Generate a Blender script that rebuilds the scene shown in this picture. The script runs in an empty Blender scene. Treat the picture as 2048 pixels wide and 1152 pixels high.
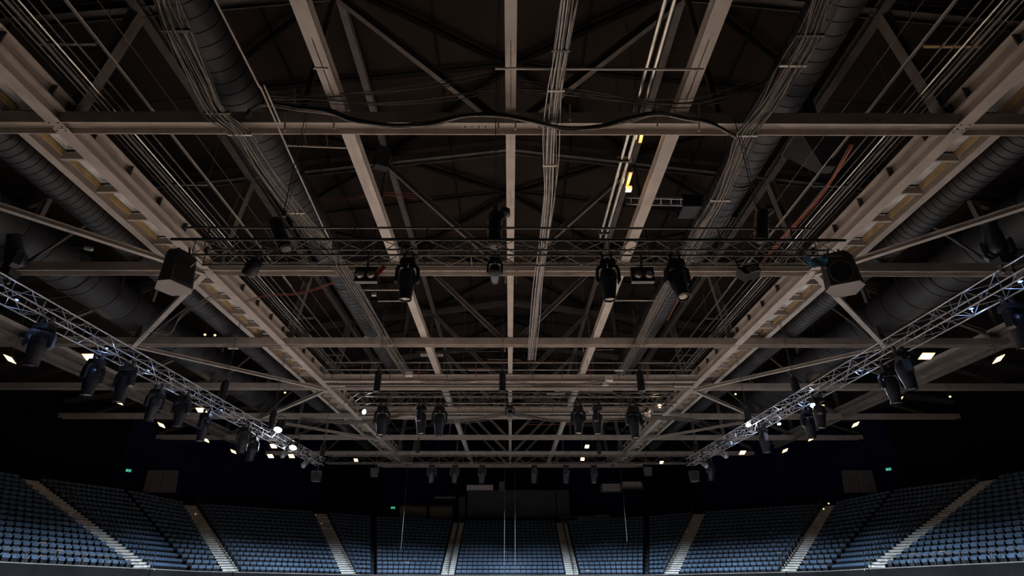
import bpy, bmesh, math, random
from mathutils import Vector, Matrix
random.seed(7)
C = bpy.context.scene.collection
R = math.radians
PI = math.pi

# ------------------------------------------------------------------ camera
# coordinates are metres; z = 0 is the camera's eye height, the arena floor is at FLOOR
FLOOR = -3.5
F, PITCH, YAW = 1100.0, math.atan(554/1100), math.atan(4/1239)
cam_d = bpy.data.cameras.new('camera'); cam_d.sensor_width = 36; cam_d.lens = 36*F/2048
cam_d.clip_end = 500; cam_d.clip_start = 0.05
cam = bpy.data.objects.new('camera', cam_d); C.objects.link(cam)
cam.location = (0, 0, 0); cam.rotation_euler = (PI/2+PITCH, 0, -YAW)
bpy.context.scene.camera = cam
_rot = cam.rotation_euler.to_matrix()
def px(u, v, z=None, y=None):
    "world point seen at photo pixel (u, v) lying on the plane z= or y="
    d = _rot @ Vector(((u-1024)/F, (576-v)/F, -1))
    return d*(z/d.z) if z is not None else d*(y/d.y)

# ------------------------------------------------------------------ world, light, exposure
w = bpy.data.worlds.new('world'); bpy.context.scene.world = w; w.use_nodes = True
w.node_tree.nodes['Background'].inputs[0].default_value = (0.010, 0.012, 0.02, 1)
w.node_tree.nodes['Background'].inputs[1].default_value = 0.15
vs = bpy.context.scene.view_settings
vs.view_transform = 'Standard'; vs.look = 'None'; vs.gamma = 1; vs.use_curve_mapping = False
vs.exposure = -1.0
def lamp(kind, loc, power, col, target=None, **k):
    d = bpy.data.lights.new(kind.lower()+'_lamp', kind); d.energy = power; d.color = col
    for a, b in k.items(): setattr(d, a, b)
    o = bpy.data.objects.new(kind.lower()+'_lamp', d); C.objects.link(o); o.location = loc
    if target is not None:
        o.rotation_euler = (Vector(target)-Vector(loc)).to_track_quat('-Z', 'Y').to_euler()
    return o
WARM = (1.0, 0.86, 0.755)
# downlights in the grid flood the pale arena floor; the steel overhead is lit by what the floor throws back
for y, e in ((6, 6500), (17, 26000), (28, 36000), (40, 11000)):  # weak nearest pair is added to lift faces turned to the camera
    for x in (-6.5, 6.5):
        lamp('SPOT', (x, y, 6.3), e, WARM, (x*1.0, y+0.5, FLOOR), spot_size=R(86), spot_blend=0.6, shadow_soft_size=0.3)
# cool spots without fixtures, added and angled to light only the lower seat rows
for tx, ty in ((24.6, 28), (23.8, 33.5), (23.2, 39), (24.3, 45.5), (21.3, 51), (17, 55), (13, 58.8), (8.6, 60.4), (2.8, 61.3)):
    for s_ in (-1, 1):
        p = Vector((s_*tx, ty, 6.4)); c = Vector((0, max(27, min(ty, 36 if ty < 54 else 44)), 6.4)); dd = 14.5 if ty > 54 else 21; src = p+(c-p).normalized()*dd
        lamp('SPOT', src, 98000*(dd/21)**2, (0.70, 0.85, 1.0), (p.x, p.y, 6.4-dd*math.tan(R(26 if dd > 20 else 33))), spot_size=R(38 if dd > 20 else 46), spot_blend=1.0, shadow_soft_size=0.3)

# ------------------------------------------------------------------ materials
def mat(name, col, rough=0.6, metal=0.0, vary=0.25, scale=2.0, bump=0.0, spec=0.5, emit=None, col2=None, alpha=None, coords='Object'):
    m = bpy.data.materials.new(name); m.use_nodes = True
    nt = m.node_tree; b = nt.nodes['Principled BSDF']
    b.inputs['Roughness'].default_value = rough; b.inputs['Metallic'].default_value = metal
    b.inputs['Specular IOR Level'].default_value = spec
    if emit:
        b.inputs['Base Color'].default_value = (*col, 1)
        b.inputs['Emission Color'].default_value = (*emit[0], 1); b.inputs['Emission Strength'].default_value = emit[1]
        return m
    g = nt.nodes.new('ShaderNodeNewGeometry'); n = nt.nodes.new('ShaderNodeTexNoise')
    n.inputs['Scale'].default_value = scale; n.inputs['Detail'].default_value = 5
    nt.links.new(g.outputs['Position'], n.inputs['Vector'])
    r = nt.nodes.new('ShaderNodeValToRGB'); c2 = col2 or tuple(c*(1-vary) for c in col)
    r.color_ramp.elements[0].position = 0.35; r.color_ramp.elements[1].position = 0.65
    r.color_ramp.elements[0].color = (*c2, 1); r.color_ramp.elements[1].color = (*col, 1)
    nt.links.new(n.outputs['Fac'], r.inputs['Fac']); nt.links.new(r.outputs['Color'], b.inputs['Base Color'])
    if bump:
        bp = nt.nodes.new('ShaderNodeBump'); bp.inputs['Strength'].default_value = bump; bp.inputs['Distance'].default_value = 0.02
        nt.links.new(n.outputs['Fac'], bp.inputs['Height']); nt.links.new(bp.outputs['Normal'], b.inputs['Normal'])
    return m
M = dict(
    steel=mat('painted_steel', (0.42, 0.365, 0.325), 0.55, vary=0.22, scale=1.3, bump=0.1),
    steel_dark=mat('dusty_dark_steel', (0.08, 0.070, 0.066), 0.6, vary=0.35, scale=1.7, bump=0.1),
    steel_mid=mat('weathered_dimmed_steel', (0.175, 0.152, 0.14), 0.6, vary=0.3, scale=1.5, bump=0.1),  # dimmed copy of the painted steel; weathering comes from the noise
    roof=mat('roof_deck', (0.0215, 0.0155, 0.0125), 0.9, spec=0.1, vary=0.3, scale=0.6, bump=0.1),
    brace=mat('black_bracing', (0.004, 0.0036, 0.0036), 0.85, spec=0.1),
    duct=mat('black_duct', (0.030, 0.0275, 0.031), 0.55, spec=0.35, vary=0.4, scale=1.2, bump=0.15),
    duct_seam=mat('duct_seam', (0.004, 0.0038, 0.004), 0.85, spec=0.1),
    deck=mat('galvanised_deck', (0.62, 0.60, 0.57), 0.45, metal=0.3, vary=0.3, scale=3),
    ochre=mat('ochre_primer', (0.42, 0.28, 0.13), 0.6, vary=0.4, scale=3),
    black=mat('black_plastic', (0.012, 0.012, 0.014), 0.45, vary=0.3, scale=8),
    navy=mat('fixture_shell', (0.016, 0.019, 0.030), 0.35, vary=0.3, scale=8),
    tube=mat('black_truss_tube', (0.085, 0.075, 0.068), 0.4, metal=0.35, vary=0.3, scale=6),
    alu=mat('aluminium_tube', (0.42, 0.42, 0.46), 0.35, metal=0.7, vary=0.25, scale=6),
    chrome=mat('bare_pipe', (0.66, 0.60, 0.52), 0.22, metal=0.9, vary=0.3, scale=3),
    cable=mat('grey_cable', (0.22, 0.19, 0.17), 0.5, vary=0.5, scale=5),
    cable_black=mat('black_cable', (0.018, 0.017, 0.017), 0.4, vary=0.4, scale=5),
    tie=mat('white_tape', (0.65, 0.60, 0.55), 0.5),
    orange=mat('orange_cord', (0.30, 0.07, 0.03), 0.5),
    seat=mat('blue_seat_shell', (0.046, 0.073, 0.115), 0.65, spec=0.12, vary=0.25, scale=6),
    seat_pan=mat('blue_seat_pan', (0.046, 0.073, 0.115), 0.65, spec=0.12, vary=0.25, scale=6),
    seat_brown=mat('tan_seat_shell', (0.16, 0.11, 0.07), 0.5),
    seat_frame_shade=mat('seat_frame_shade', (0.008, 0.009, 0.012), 0.7, spec=0.08),  # also colours the panel that stands in for shade below the shells
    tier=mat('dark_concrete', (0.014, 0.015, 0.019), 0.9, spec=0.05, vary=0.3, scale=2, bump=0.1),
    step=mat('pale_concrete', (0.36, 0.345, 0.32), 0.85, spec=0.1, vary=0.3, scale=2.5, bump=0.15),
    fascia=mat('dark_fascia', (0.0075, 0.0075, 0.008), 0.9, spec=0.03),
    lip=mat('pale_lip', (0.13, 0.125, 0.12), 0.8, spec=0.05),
    wall=mat('navy_wall', (0.005, 0.008, 0.026), 0.95, spec=0.05, vary=0.3, scale=0.5),
    wall_black=mat('black_wall', (0.0035, 0.0035, 0.005), 0.95, spec=0.05, vary=0.3, scale=0.5),
    panel=mat('grey_wall_panel', (0.055, 0.054, 0.056), 0.8, vary=0.2, scale=1),
    panel_tan=mat('tan_blind', (0.115, 0.10, 0.08), 0.8, vary=0.2, scale=2),
    floor=mat('pale_floor', (0.48, 0.45, 0.42), 0.7, vary=0.15, scale=0.4),
    white=mat('off_white_case', (0.55, 0.52, 0.48), 0.5, vary=0.15, scale=6),
    red=mat('red_plate', (0.45, 0.06, 0.04), 0.5),
    blue_cloth=mat('blue_cloth', (0.05, 0.17, 0.26), 0.7, vary=0.5, scale=12),
    speaker=mat('speaker_cabinet', (0.040, 0.040, 0.046), 0.5, vary=0.2, scale=20),
    speaker_foot=mat('speaker_underside', (0.16, 0.15, 0.15), 0.55, vary=0.1),
    grille=mat('speaker_grille', (0.012, 0.012, 0.013), 0.6),
    lens=mat('glass_lens', (0.25, 0.22, 0.20), 0.08, metal=0.6),
    glow_warm=mat('warm_lamp', (1, .8, .6), emit=((1.0, 0.60, 0.27), 3.6)),
    glow_white=mat('white_lamp', (1, 1, 1), emit=((0.80, 0.88, 1.0), 60)),
    glow_blue=mat('blue_lamp', (.2, .4, 1), emit=((0.12, 0.35, 1.0), 8)),
    glow_green=mat('exit_sign_glow', (.1, .8, .5), emit=((0.10, 0.75, 0.42), 1.2)),
    glow_amber=mat('amber_lamp', (1, .6, .2), emit=((1.0, 0.40, 0.10), 1.1)),
    glow_cream=mat('cream_lamp', (1, .9, .7), emit=((1.0, 0.82, 0.6), 2.4)),
    glow_tiny=mat('tiny_lamp', (1, .8, .6), emit=((1.0, 0.7, 0.35), 3.0)),
)

# ------------------------------------------------------------------ helpers
class MB:
    def __init__(s): s.v = []; s.f = []; s.smooth = False
    def add(s, vs, fs):
        n = len(s.v); s.v += [tuple(v) for v in vs]; s.f += [tuple(i+n for i in f) for f in fs]; return s
    def box(s, a, b):
        (x0, y0, z0), (x1, y1, z1) = a, b
        return s.add([(x0,y0,z0),(x1,y0,z0),(x1,y1,z0),(x0,y1,z0),(x0,y0,z1),(x1,y0,z1),(x1,y1,z1),(x0,y1,z1)],
                     [(0,3,2,1),(4,5,6,7),(0,1,5,4),(1,2,6,5),(2,3,7,6),(3,0,4,7)])
    def prism(s, base, top):
        n = len(base)
        return s.add(list(base)+list(top), [tuple(range(n-1,-1,-1)), tuple(range(n,2*n))]+[(i,(i+1)%n,n+(i+1)%n,n+i) for i in range(n)])
    def tube(s, pts, r, n=6, cap=True):
        pts = [Vector(p) for p in pts]; k0 = len(s.v); prev = None
        for i, p in enumerate(pts):
            d = (pts[min(i+1, len(pts)-1)]-pts[max(i-1, 0)]).normalized()
            up = Vector((0,0,1)) if abs(d.z) < 0.9 else Vector((1,0,0))
            a = d.cross(up).normalized(); b = a.cross(d)
            rr = r[i] if isinstance(r, (list, tuple)) else r
            for k in range(n):
                t = 2*PI*k/n; s.v.append(tuple(p+a*(rr*math.cos(t))+b*(rr*math.sin(t))))
        for i in range(len(pts)-1):
            for k in range(n):
                s.f.append((k0+i*n+k, k0+i*n+(k+1)%n, k0+(i+1)*n+(k+1)%n, k0+(i+1)*n+k))
        if cap:
            s.f.append(tuple(k0+k for k in range(n-1,-1,-1))); e = k0+(len(pts)-1)*n; s.f.append(tuple(e+k for k in range(n)))
        return s
    def mesh(s, name, m):
        me = bpy.data.meshes.new(name); me.from_pydata(s.v, [], s.f)
        bm = bmesh.new(); bm.from_mesh(me); bmesh.ops.recalc_face_normals(bm, faces=bm.faces); bm.to_mesh(me); bm.free()
        me.materials.append(M[m])
        if s.smooth: me.polygons.foreach_set('use_smooth', [True]*len(me.polygons))
        me.update(); return me
_org = {}
def link(name, data, parent=None, mw=None):
    "mw is the world matrix; the parent (an Empty) is never rotated unless its children were made local"
    o = bpy.data.objects.new(name, data); C.objects.link(o)
    mw = mw or Matrix()
    if parent is not None:
        o.parent = parent
        if parent.parent is not None:      # sub-part: the parent is itself a part
            mw = (Matrix.Translation(_org.get(parent.parent.name, Vector())) @ parent.matrix_basis).inverted() @ mw
        else: mw = Matrix.Translation(-_org.get(parent.name, Vector())) @ mw
    o.matrix_basis = mw
    return o
def thing(name, label, cat, loc=(0,0,0), group=None):
    o = bpy.data.objects.new(name, None); C.objects.link(o); o.location = loc; o.empty_display_size = 0.2
    o['label'] = label; o['category'] = cat
    if group: o['group'] = group
    _org[o.name] = Vector(loc); return o
def tag(o, label, cat, group=None, kind=None):
    o['label'] = label; o['category'] = cat
    if group: o['group'] = group
    if kind: o['kind'] = kind
    return o
def struct(o): o['kind'] = 'structure'; return o
def build(name, mb, m, parent=None, smooth=False):
    mb.smooth = smooth
    o = link(name, mb.mesh(name, m), None)
    if parent is not None:
        o.parent = parent; o.location = -_org.get(parent.name, Vector())
        _org[o.name] = _org.get(parent.name, Vector())+o.location
        _org[o.name] = Vector()
    return o
_unit = {}
def unit(kind, m):
    k = (kind, m)
    if k not in _unit:
        mb = MB()
        if kind == 'box': mb.box((-.5,-.5,-.5), (.5,.5,.5))
        elif kind.startswith('cyl'): mb.tube([(0,0,-.5),(0,0,.5)], 1.0, int(kind[3:])); mb.smooth = int(kind[3:]) > 6
        elif kind == 'ibeam':   # profile in xy, web along y, length z, size 1 x 1
            t, wv = 0.045, 0.03
            for a, b in (((-.5,-.5),(.5,-.5+t*1.6)), ((-.5,.5-t*1.6),(.5,.5)), ((-wv,-.5),(wv,.5))):
                mb.box((a[0],a[1],-.5), (b[0],b[1],.5))
        _unit[k] = mb.mesh(kind, m)
    return _unit[k]
def frame(p, q, up=(0,0,1)):
    p, q = Vector(p), Vector(q); z = (q-p); L = z.length; z = z/L; up = Vector(up)
    if abs(z.dot(up)) > 0.98: up = Vector((0,1,0))
    x = up.cross(z).normalized(); y = z.cross(x)
    m = Matrix((x, y, z)).transposed().to_4x4(); m.translation = (p+q)/2
    return m, L
def bar(name, p, q, r, m, parent=None, n=6):
    fm, L = frame(p, q)
    return link(name, unit('cyl%d' % n, m), parent, fm @ Matrix.Diagonal((r, r, L, 1)))
def beam(name, p, q, wx, hy, m, parent=None, up=(0,0,1), kind='ibeam'):
    "wx across, hy along up"
    fm, L = frame(p, q, up)
    return link(name, unit(kind, m), parent, fm @ Matrix.Diagonal((wx, hy, L, 1)))
def block(name, a, b, m, parent=None):
    a, b = Vector(a), Vector(b); c = (a+b)/2; d = b-a
    return link(name, unit('box', m), parent, Matrix.Translation(c) @ Matrix.Diagonal((abs(d.x), abs(d.y), abs(d.z), 1)))
ORD = ['first', 'second', 'third', 'fourth', 'fifth', 'sixth', 'seventh', 'eighth', 'ninth', 'tenth', 'eleventh', 'twelfth', 'thirteenth', 'fourteenth', 'fifteenth', 'sixteenth']
SIDE = {-1: 'left', 1: 'right'}

# ------------------------------------------------------------------ seating bowl plan
# aisle name: front point, back point
def node(u, v, y): return px(u, v, y=y)
NODES_L = [                      # from the near end of the left stand round to the centre
    ('N', Vector((-26.6, 24.6, 0.30)), Vector((-38.6, 27.2, 5.9))),
    ('D', Vector((-23.5, 40, -.28)), Vector((-35.4, 42.4, 5.64))),
    ('S', Vector((-25.1, 48.6, -.49)), Vector((-34.4, 52.0, 5.9))),
    ('C', Vector((-22.4, 50, -.57)), Vector((-31.9, 58.5, 5.35))),
    ('B', Vector((-14.8, 57.2, -.85)), Vector((-21.7, 67.8, 5.30))),
    ('E', Vector((-13.1, 59.5, -.92)), Vector((-16.3, 71.0, 5.05))),
    ('A', Vector((-6.2, 61.3, -.96)), Vector((-6.3, 73.5, 4.72))),
]
def mir(p): return Vector((-p.x, p.y, p.z))
ROWS = 16
ceil_z = lambda x: 19.3-0.14*abs(x)

# ------------------------------------------------------------------ shell
o = MB(); o.box((-42, -16, FLOOR-.3), (42, 84, FLOOR)); struct(build('floor', o, 'floor'))
# walls follow the back of the bowl
outer = [Vector((-41, -16, 0)), Vector((-41, 44, 0)), Vector((-37.5, 55, 0)), Vector((-33.6, 61.5, 0)), Vector((-23, 71.5, 0)), Vector((-16.5, 75.8, 0)), Vector((-6.8, 78.5, 0))]
def wall(name, a, b, m, z1=19.4, th=.3):
    d = (b-a).normalized(); n = Vector((-d.y, d.x, 0))*th
    base = [Vector((p.x, p.y, FLOOR)) for p in (a, b, b+n, a+n)]; top = [Vector((p.x, p.y, z1)) for p in base]
    return struct(build(name, MB().prism(base, top), m))
names = ['wall_left', 'wall_left_corner', 'wall_left_bend', 'wall_back_left', 'wall_back_left_bend', 'wall_back_left_inner']
for i in range(6):
    wall(names[i], outer[i], outer[i+1], 'wall_black' if i in (0, 1, 4) else 'wall')
    wall(names[i].replace('left', 'right'), mir(outer[i+1]), mir(outer[i]), 'wall_black' if i in (0, 1, 4) else 'wall')
wall('wall_back', outer[6], mir(outer[6]), 'wall_black')
wall('wall_front', Vector((41, -16, 0)), Vector((-41, -16, 0)), 'wall_black')

# roof deck: sheets on both slopes
roof = struct(link('ceiling', None)); _org[roof.name] = Vector()
mb = MB()
for i in range(7):
    for s in (-1, 1):
        pass
sheet = {}
for s in (-1, 1):
    for i in range(7):
        x0, x1 = i*6.0, i*6.0+5.96
        for j in range(22):
            y0 = -14.5+j*4.5; y1 = y0+4.46
            z0, z1 = ceil_z(x0), ceil_z(x1)
            if (s, i) not in sheet:
                b = [Vector((s*(x-x0), y-y0, zz-z0)) for x, y, zz in ((x0,y0,z0),(x1,y0,z1),(x1,y1,z1),(x0,y1,z0))]
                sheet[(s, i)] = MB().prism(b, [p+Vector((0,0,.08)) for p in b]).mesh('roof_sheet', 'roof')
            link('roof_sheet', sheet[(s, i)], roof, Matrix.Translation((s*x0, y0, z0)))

# ------------------------------------------------------------------ roof trusses
H = 11.5
TY = [12.15+k*9.0 for k in range(8)]
TW = [40.8, 40.8, 40.8, 40.8, 39.6, 36.2, 28.6, 18.5]
for k, y in enumerate(TY):
    t = thing('roof_truss', 'steel roof truss spanning the hall, %s from the camera' % ORD[k], 'roof truss', (0, y, H), 'roof trusses')
    wd = TW[k]
    # lower chord: H section lying with its web flat
    fm, L = frame((-wd, y+.25, H+.21), (wd, y+.25, H+.21))
    beam('lower_chord', (-wd, y+.25, H+.21), (wd, y+.25, H+.21), .42, .5, 'steel', t, up=(0,1,0))
    top = lambda x: ceil_z(x)-.75
    for s in (-1, 1):
        xs = [0, 6, 13.2, 22, wd] if wd > 22 else [0, 6, 13.2, wd]
        for a, b in zip(xs, xs[1:]):
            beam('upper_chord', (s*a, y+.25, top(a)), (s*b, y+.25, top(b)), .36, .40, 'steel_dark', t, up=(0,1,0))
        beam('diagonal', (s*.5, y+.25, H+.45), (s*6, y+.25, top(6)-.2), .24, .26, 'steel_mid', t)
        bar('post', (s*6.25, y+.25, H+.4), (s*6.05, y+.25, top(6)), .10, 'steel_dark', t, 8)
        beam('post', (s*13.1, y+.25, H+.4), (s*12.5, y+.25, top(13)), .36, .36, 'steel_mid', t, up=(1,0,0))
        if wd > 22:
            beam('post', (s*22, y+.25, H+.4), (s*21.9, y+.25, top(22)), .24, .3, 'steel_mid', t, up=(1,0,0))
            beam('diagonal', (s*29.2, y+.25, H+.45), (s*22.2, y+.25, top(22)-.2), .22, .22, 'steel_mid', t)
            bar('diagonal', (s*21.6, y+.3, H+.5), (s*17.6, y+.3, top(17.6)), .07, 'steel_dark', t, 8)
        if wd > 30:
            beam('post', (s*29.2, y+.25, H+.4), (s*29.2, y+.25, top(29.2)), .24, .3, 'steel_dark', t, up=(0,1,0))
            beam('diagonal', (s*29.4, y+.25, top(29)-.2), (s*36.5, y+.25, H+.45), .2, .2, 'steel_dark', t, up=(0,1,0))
    # bolted splice plates under the web, left and right of the centre beam
    if k < 4:
        for xx in (-1.05, 1.15):
            pl = block('splice_plate', (xx-.42, y+.05, H+.165), (xx+.42, y+.40, H+.19), 'steel', t)
            for bx in (-.3, -.1, .1, .3):
                for by in (.12, .32):
                    bar('bolt', (xx+bx, y+by, H+.13), (xx+bx, y+by, H+.17), .025, 'steel_dark', pl)
    # gusset plates on the chord where the catwalk beams cross
    for s in (-1, 1):
        for bx in (-.13, .13):
            for by in (.02, .18, .34):
                if k < 3: bar('bolt', (s*13.3+bx, y+by, H-.03), (s*13.3+bx, y+by, H), .022, 'steel_dark', t)

Y0, Y1 = -6, 76
# centre and side beams lying on the chords
def longi(name, label, x, z, wx, hy, m, y0=Y0, y1=75.5):
    t = thing(name, label, 'steel beam', (x, y0, z), 'long roof beams')
    ys = [y0]+[y for y in TY if y0 < y < y1-1]+[y1]
    for a, b in zip(ys, ys[1:]): beam('beam_length', (x, a+.26, z), (x, b+.24, z), wx, hy, m, t)
longi('centre_beam', 'straight steel beam running down the middle of the roof', 0, H+.62, .30, .34, 'steel')
for s in (-1, 1):
    longi('roof_beam', 'steel beam running lengthwise just %s of the centre beam' % SIDE[s], s*5.05, H+.62, .40, .36, 'steel')
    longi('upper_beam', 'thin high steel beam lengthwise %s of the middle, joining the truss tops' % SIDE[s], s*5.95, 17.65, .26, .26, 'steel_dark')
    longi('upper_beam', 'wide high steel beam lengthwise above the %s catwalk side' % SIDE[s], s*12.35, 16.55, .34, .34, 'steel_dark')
    # outer double beam
    t = thing('outer_beam', 'double steel beam running lengthwise over the %s seating' % SIDE[s], 'steel beam', (s*29.2, Y0, H), 'outer roof beams')
    beam('lower_beam', (s*29.2, 4, H+.2), (s*29.2, 62, H+.2), .46, .42, 'steel_mid', t)  # dimmed steel colour stands in for light falling off towards the sides
    beam('upper_beam', (s*29.0, 4, H+.66), (s*29.0, 62, H+.66), .46, .46, 'steel_mid', t)
    block('cover_plate', (s*28.35, 26, H+.85), (s*28.7, 38.6, H+.95), 'steel', t)

# catwalks: stacked double beam, outer channel, joists, corrugated deck plates
corr = MB(); nw = 13
vsx = []
for i in range(nw*2+1):
    xx = i/(nw*2); zz = 0.03 if i % 2 else 0.0
    vsx.append((xx, zz))
corr.add([(x, 0, z) for x, z in vsx]+[(x, 1, z) for x, z in vsx], [(i, i+1, len(vsx)+i+1, len(vsx)+i) for i in range(len(vsx)-1)])
corr_me = corr.mesh('deck_plate', 'deck')
for s in (-1, 1):
    t = thing('catwalk', 'long steel catwalk under the roof %s of the centre, with corrugated deck' % SIDE[s], 'catwalk', (s*13.3, Y0, H), 'catwalks')
    ys = [Y0, 3]+TY[:7]+[74.5]
    for a, b in zip(ys, ys[1:]):
        beam('lower_beam', (s*13.3, a+.26, H+.205), (s*13.3, b+.24, H+.205), .42, .41, 'steel', t)
        beam('upper_beam', (s*13.3, a+.26, H+.67), (s*13.3, b+.24, H+.67), .44, .50, 'steel', t)
    beam('edge_beam', (s*15.1, Y0, H+.67), (s*15.1, 74.5, H+.67), .30, .50, 'steel', t)
    block('toe_board', (s*14.9-.02, Y0, H+.66), (s*14.9+.02, 74.5, H+.86), 'ochre', t)
    y = Y0+.6
    while y < 74:
        block('joist', (s*13.5, y, H+.52), (s*14.95, y+.10, H+.80), 'steel', t)
        link('deck_plate', corr_me, t, Matrix.Translation((min(s*13.45, s*14.97), y+.12, H+.90)) @ Matrix.Diagonal((1.52, 1.68, 1, 1)))
        block('web_stiffener', (s*13.10, y+.8, H+.46), (s*13.28, y+.84, H+.88), 'steel_dark', t)
        y += 1.8
    # hand rail posts and rails on the catwalk
    for zz in (H+1.45, H+2.0):
        bar('rail', (s*13.35, Y0, zz), (s*13.35, 74, zz), .025, 'steel_dark', t)
    for j in range(27):
        yy = Y0+1+j*3
        bar('rail_post', (s*13.35, yy, H+.9), (s*13.35, yy, H+2.02), .025, 'steel_dark', t)

# cross catwalks with red-brown rail posts
for yy, lab, x in ((37.2, 'nearer', 13.0), (46.2, 'farther', 13.0)):
    t = thing('cross_catwalk', 'boxy catwalk bridging between the long catwalks, %s of the two' % lab, 'catwalk', (0, yy, H), 'cross catwalks')
    beam('lower_beam', (-x, yy, H+.15), (x, yy, H+.15), .3, .5, 'steel', t)
    beam('lower_beam', (-x, yy+.9, H+.1), (x, yy+.9, H+.1), .3, .5, 'steel', t)
    for i in range(13):
        xx = -x+.6+i*2.0
        block('joist', (xx, yy+.1, H-.05), (xx+.12, yy+.85, H+.15), 'steel_dark', t)
        bar('rail_post', (xx, yy-.15, H+.1), (xx, yy-.15, H+1.25), .03, 'orange' if i % 2 else 'steel_dark', t)
    for zz in (H+.72, H+1.25):
        bar('rail', (-x, yy-.15, zz), (x, yy-.15, zz), .035, 'steel', t)

# black wind bracing crosses under the roof deck
for k in range(-1, 7):
    ya, yb = 12.15+k*9, 12.15+(k+1)*9; ym = (ya+yb)/2
    t = thing('wind_bracing', 'black crossed wind bracing under the roof deck, %s bay' % ORD[k+1], 'roof bracing', (0, ym, 18.6), 'roof wind bracing')
    for s in (-1, 1):
        for e in (ya, yb):
            bar('brace', (0, ym, 18.95), (s*6, e+.25, 18.1), .13, 'brace', t)
            bar('brace', (s*6, e+.25, 18.1), (s*13, ym, 17.1), .10, 'brace', t)
    for s in (-1, 1): beam('cross_tie', (0, ym, ceil_z(0)-.2), (s*13, ym, ceil_z(13)-.2), .12, .08, 'brace', t, kind='box')
    for xx in (-9, -3, 3, 9):
        bar('sag_rod', (xx, ya, ceil_z(xx)-.15), (xx, yb, ceil_z(xx)-.15), .04, 'brace', t)

# flat braces zigzagging between the catwalks and the outer posts
names2 = ['first', 'second', 'third', 'fourth', 'fifth', 'sixth', 'seventh']
for s in (-1, 1):
    pts = [(13.4, 3.1), (22, 12.15), (13.4, 21.1), (22, 30.1), (13.4, 39.1), (22, 48.1), (13.4, 57.1)]
    for i, (a, b) in enumerate(zip(pts, pts[1:])):
        q = thing('diagonal_brace', 'angled flat steel brace %s of the %s catwalk, %s from the camera' % ('just outboard', SIDE[s], names2[i]), 'steel brace', (s*a[0], a[1], H), 'zigzag braces')
        p0, p1 = Vector((s*a[0], a[1]+.2, H-.06)), Vector((s*b[0], b[1]+.2, H-.06))
        beam('brace', p0, p1, .24, .20, 'steel', q)
        for e in (p0, p1):
            block('gusset', e+Vector((-.25, -.2, .03)), e+Vector((.25, .2, .06)), 'steel', q)

# ------------------------------------------------------------------ ducts
def duct(label, x, z, r, y0, y1, pitch, seam, collars=()):
    t = thing('air_duct', label, 'air duct', (x, y0, z), 'air ducts')
    n = 28; mb = MB(); ys = []; rr = []
    y = y0
    while y < y1:
        ys += [y, y+pitch*.5, y+pitch*.94]; rr += [r, r*1.006, r]; y += pitch
    base = []
    for yy, q in zip(ys, rr):
        for k in range(n):
            a = 2*PI*k/n; base.append((x+q*math.cos(a), yy, z+q*math.sin(a)))
    fs = []
    for i in range(len(ys)-1):
        for k in range(n): fs.append((i*n+k, i*n+(k+1)%n, (i+1)*n+(k+1)%n, (i+1)*n+k))
    fs.append(tuple(range(n))); fs.append(tuple((len(ys)-1)*n+k for k in range(n)))
    mb.add(base, fs); build('duct_skin', mb, 'duct', t, True)
    if seam:   # raised dark spiral seams
        mb = MB(); y = y0
        while y < y1:
            mb.add(*ring(x, y, z, r*1.012, seam, n)); y += pitch
        q = build('spiral_seam', mb, 'duct_seam', t, True); q['kind'] = 'stuff'
    for c in collars:
        mb = MB(); mb.add(*ring(x, c, z, r*1.05, .12, n)); build('collar', mb, 'duct', t, True)
    for yy in TY:
        if y0 < yy-3 < y1 and z < 15:
            bar('hanger', (x-r, yy-3, z), (x-r, yy-3, ceil_z(x)), .02, 'steel_dark', t)
            bar('hanger', (x+r, yy-3, z), (x+r, yy-3, ceil_z(x)), .02, 'steel_dark', t)
    return t
def ring(x, y, z, r, wd, n):
    v = []; f = []
    for dy, q in ((-wd/2, r*.98), (-wd/2, r), (wd/2, r), (wd/2, r*.98)):
        for k in range(n):
            a = 2*PI*k/n; v.append((x+q*math.cos(a), y+dy, z+q*math.sin(a)))
    for i in range(3):
        for k in range(n): f.append((i*n+k, i*n+(k+1)%n, (i+1)*n+(k+1)%n, (i+1)*n+k))
    return v, f
for s in (-1, 1):
    duct('slim black spiral duct running beside the %s catwalk' % SIDE[s], s*16.75, 12.62, .56, Y0, 66, .30, .022, (TY[1]+4, TY[2]+4))
    duct('very wide dark duct running over the %s aisle of the hall' % SIDE[s], s*22.6, 13.55, 1.12, 8, 56, 1.6, .03, (25, 34, 43))
    duct('black ridged duct inside the roof between the middle and %s catwalk' % SIDE[s], s*8.5, 13.15, .68, Y0, 40, .42, .02, (16.5, 25))

# ------------------------------------------------------------------ lighting trusses
ZT = 7.0
def light_truss(label, a, b, side_w, height, m, step=.62, pipe=None, dense=False):
    "box truss: four chords with laced faces, axis a-b"
    a, b = Vector(a), Vector(b); t = thing('lighting_truss', label, 'lighting truss', tuple(a), 'lighting trusses')
    d = (b-a); L = d.length; d.normalize(); sd = Vector((0,0,1)).cross(d)*side_w/2; up = Vector((0,0,height/2))
    c = {}
    for i, q in (('tl', sd+up), ('tr', -sd+up), ('bl', sd-up), ('br', -sd-up)):
        bar('chord', a+q, b+q, .026, m, t, 8); c[i] = q
    n = int(L/step)
    for i in range(n):
        p, q = a+d*(i*L/n), a+d*((i+1)*L/n)
        fl = i % 2
        for e0, e1 in (('tl','bl'), ('tr','br'), ('tl','tr'), ('bl','br')):
            x0, x1 = (e0, e1) if fl else (e1, e0)
            bar('lacing', p+c[x0], q+c[x1], .013, m, t, 5)
        if i % 3 == 0:
            for e0, e1 in (('tl','bl'), ('tr','br'), ('bl','br')):
                bar('lacing', p+c[e0], p+c[e1], .013, m, t, 5)
    return t
yf = px(1020, 505, z=ZT).y
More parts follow.
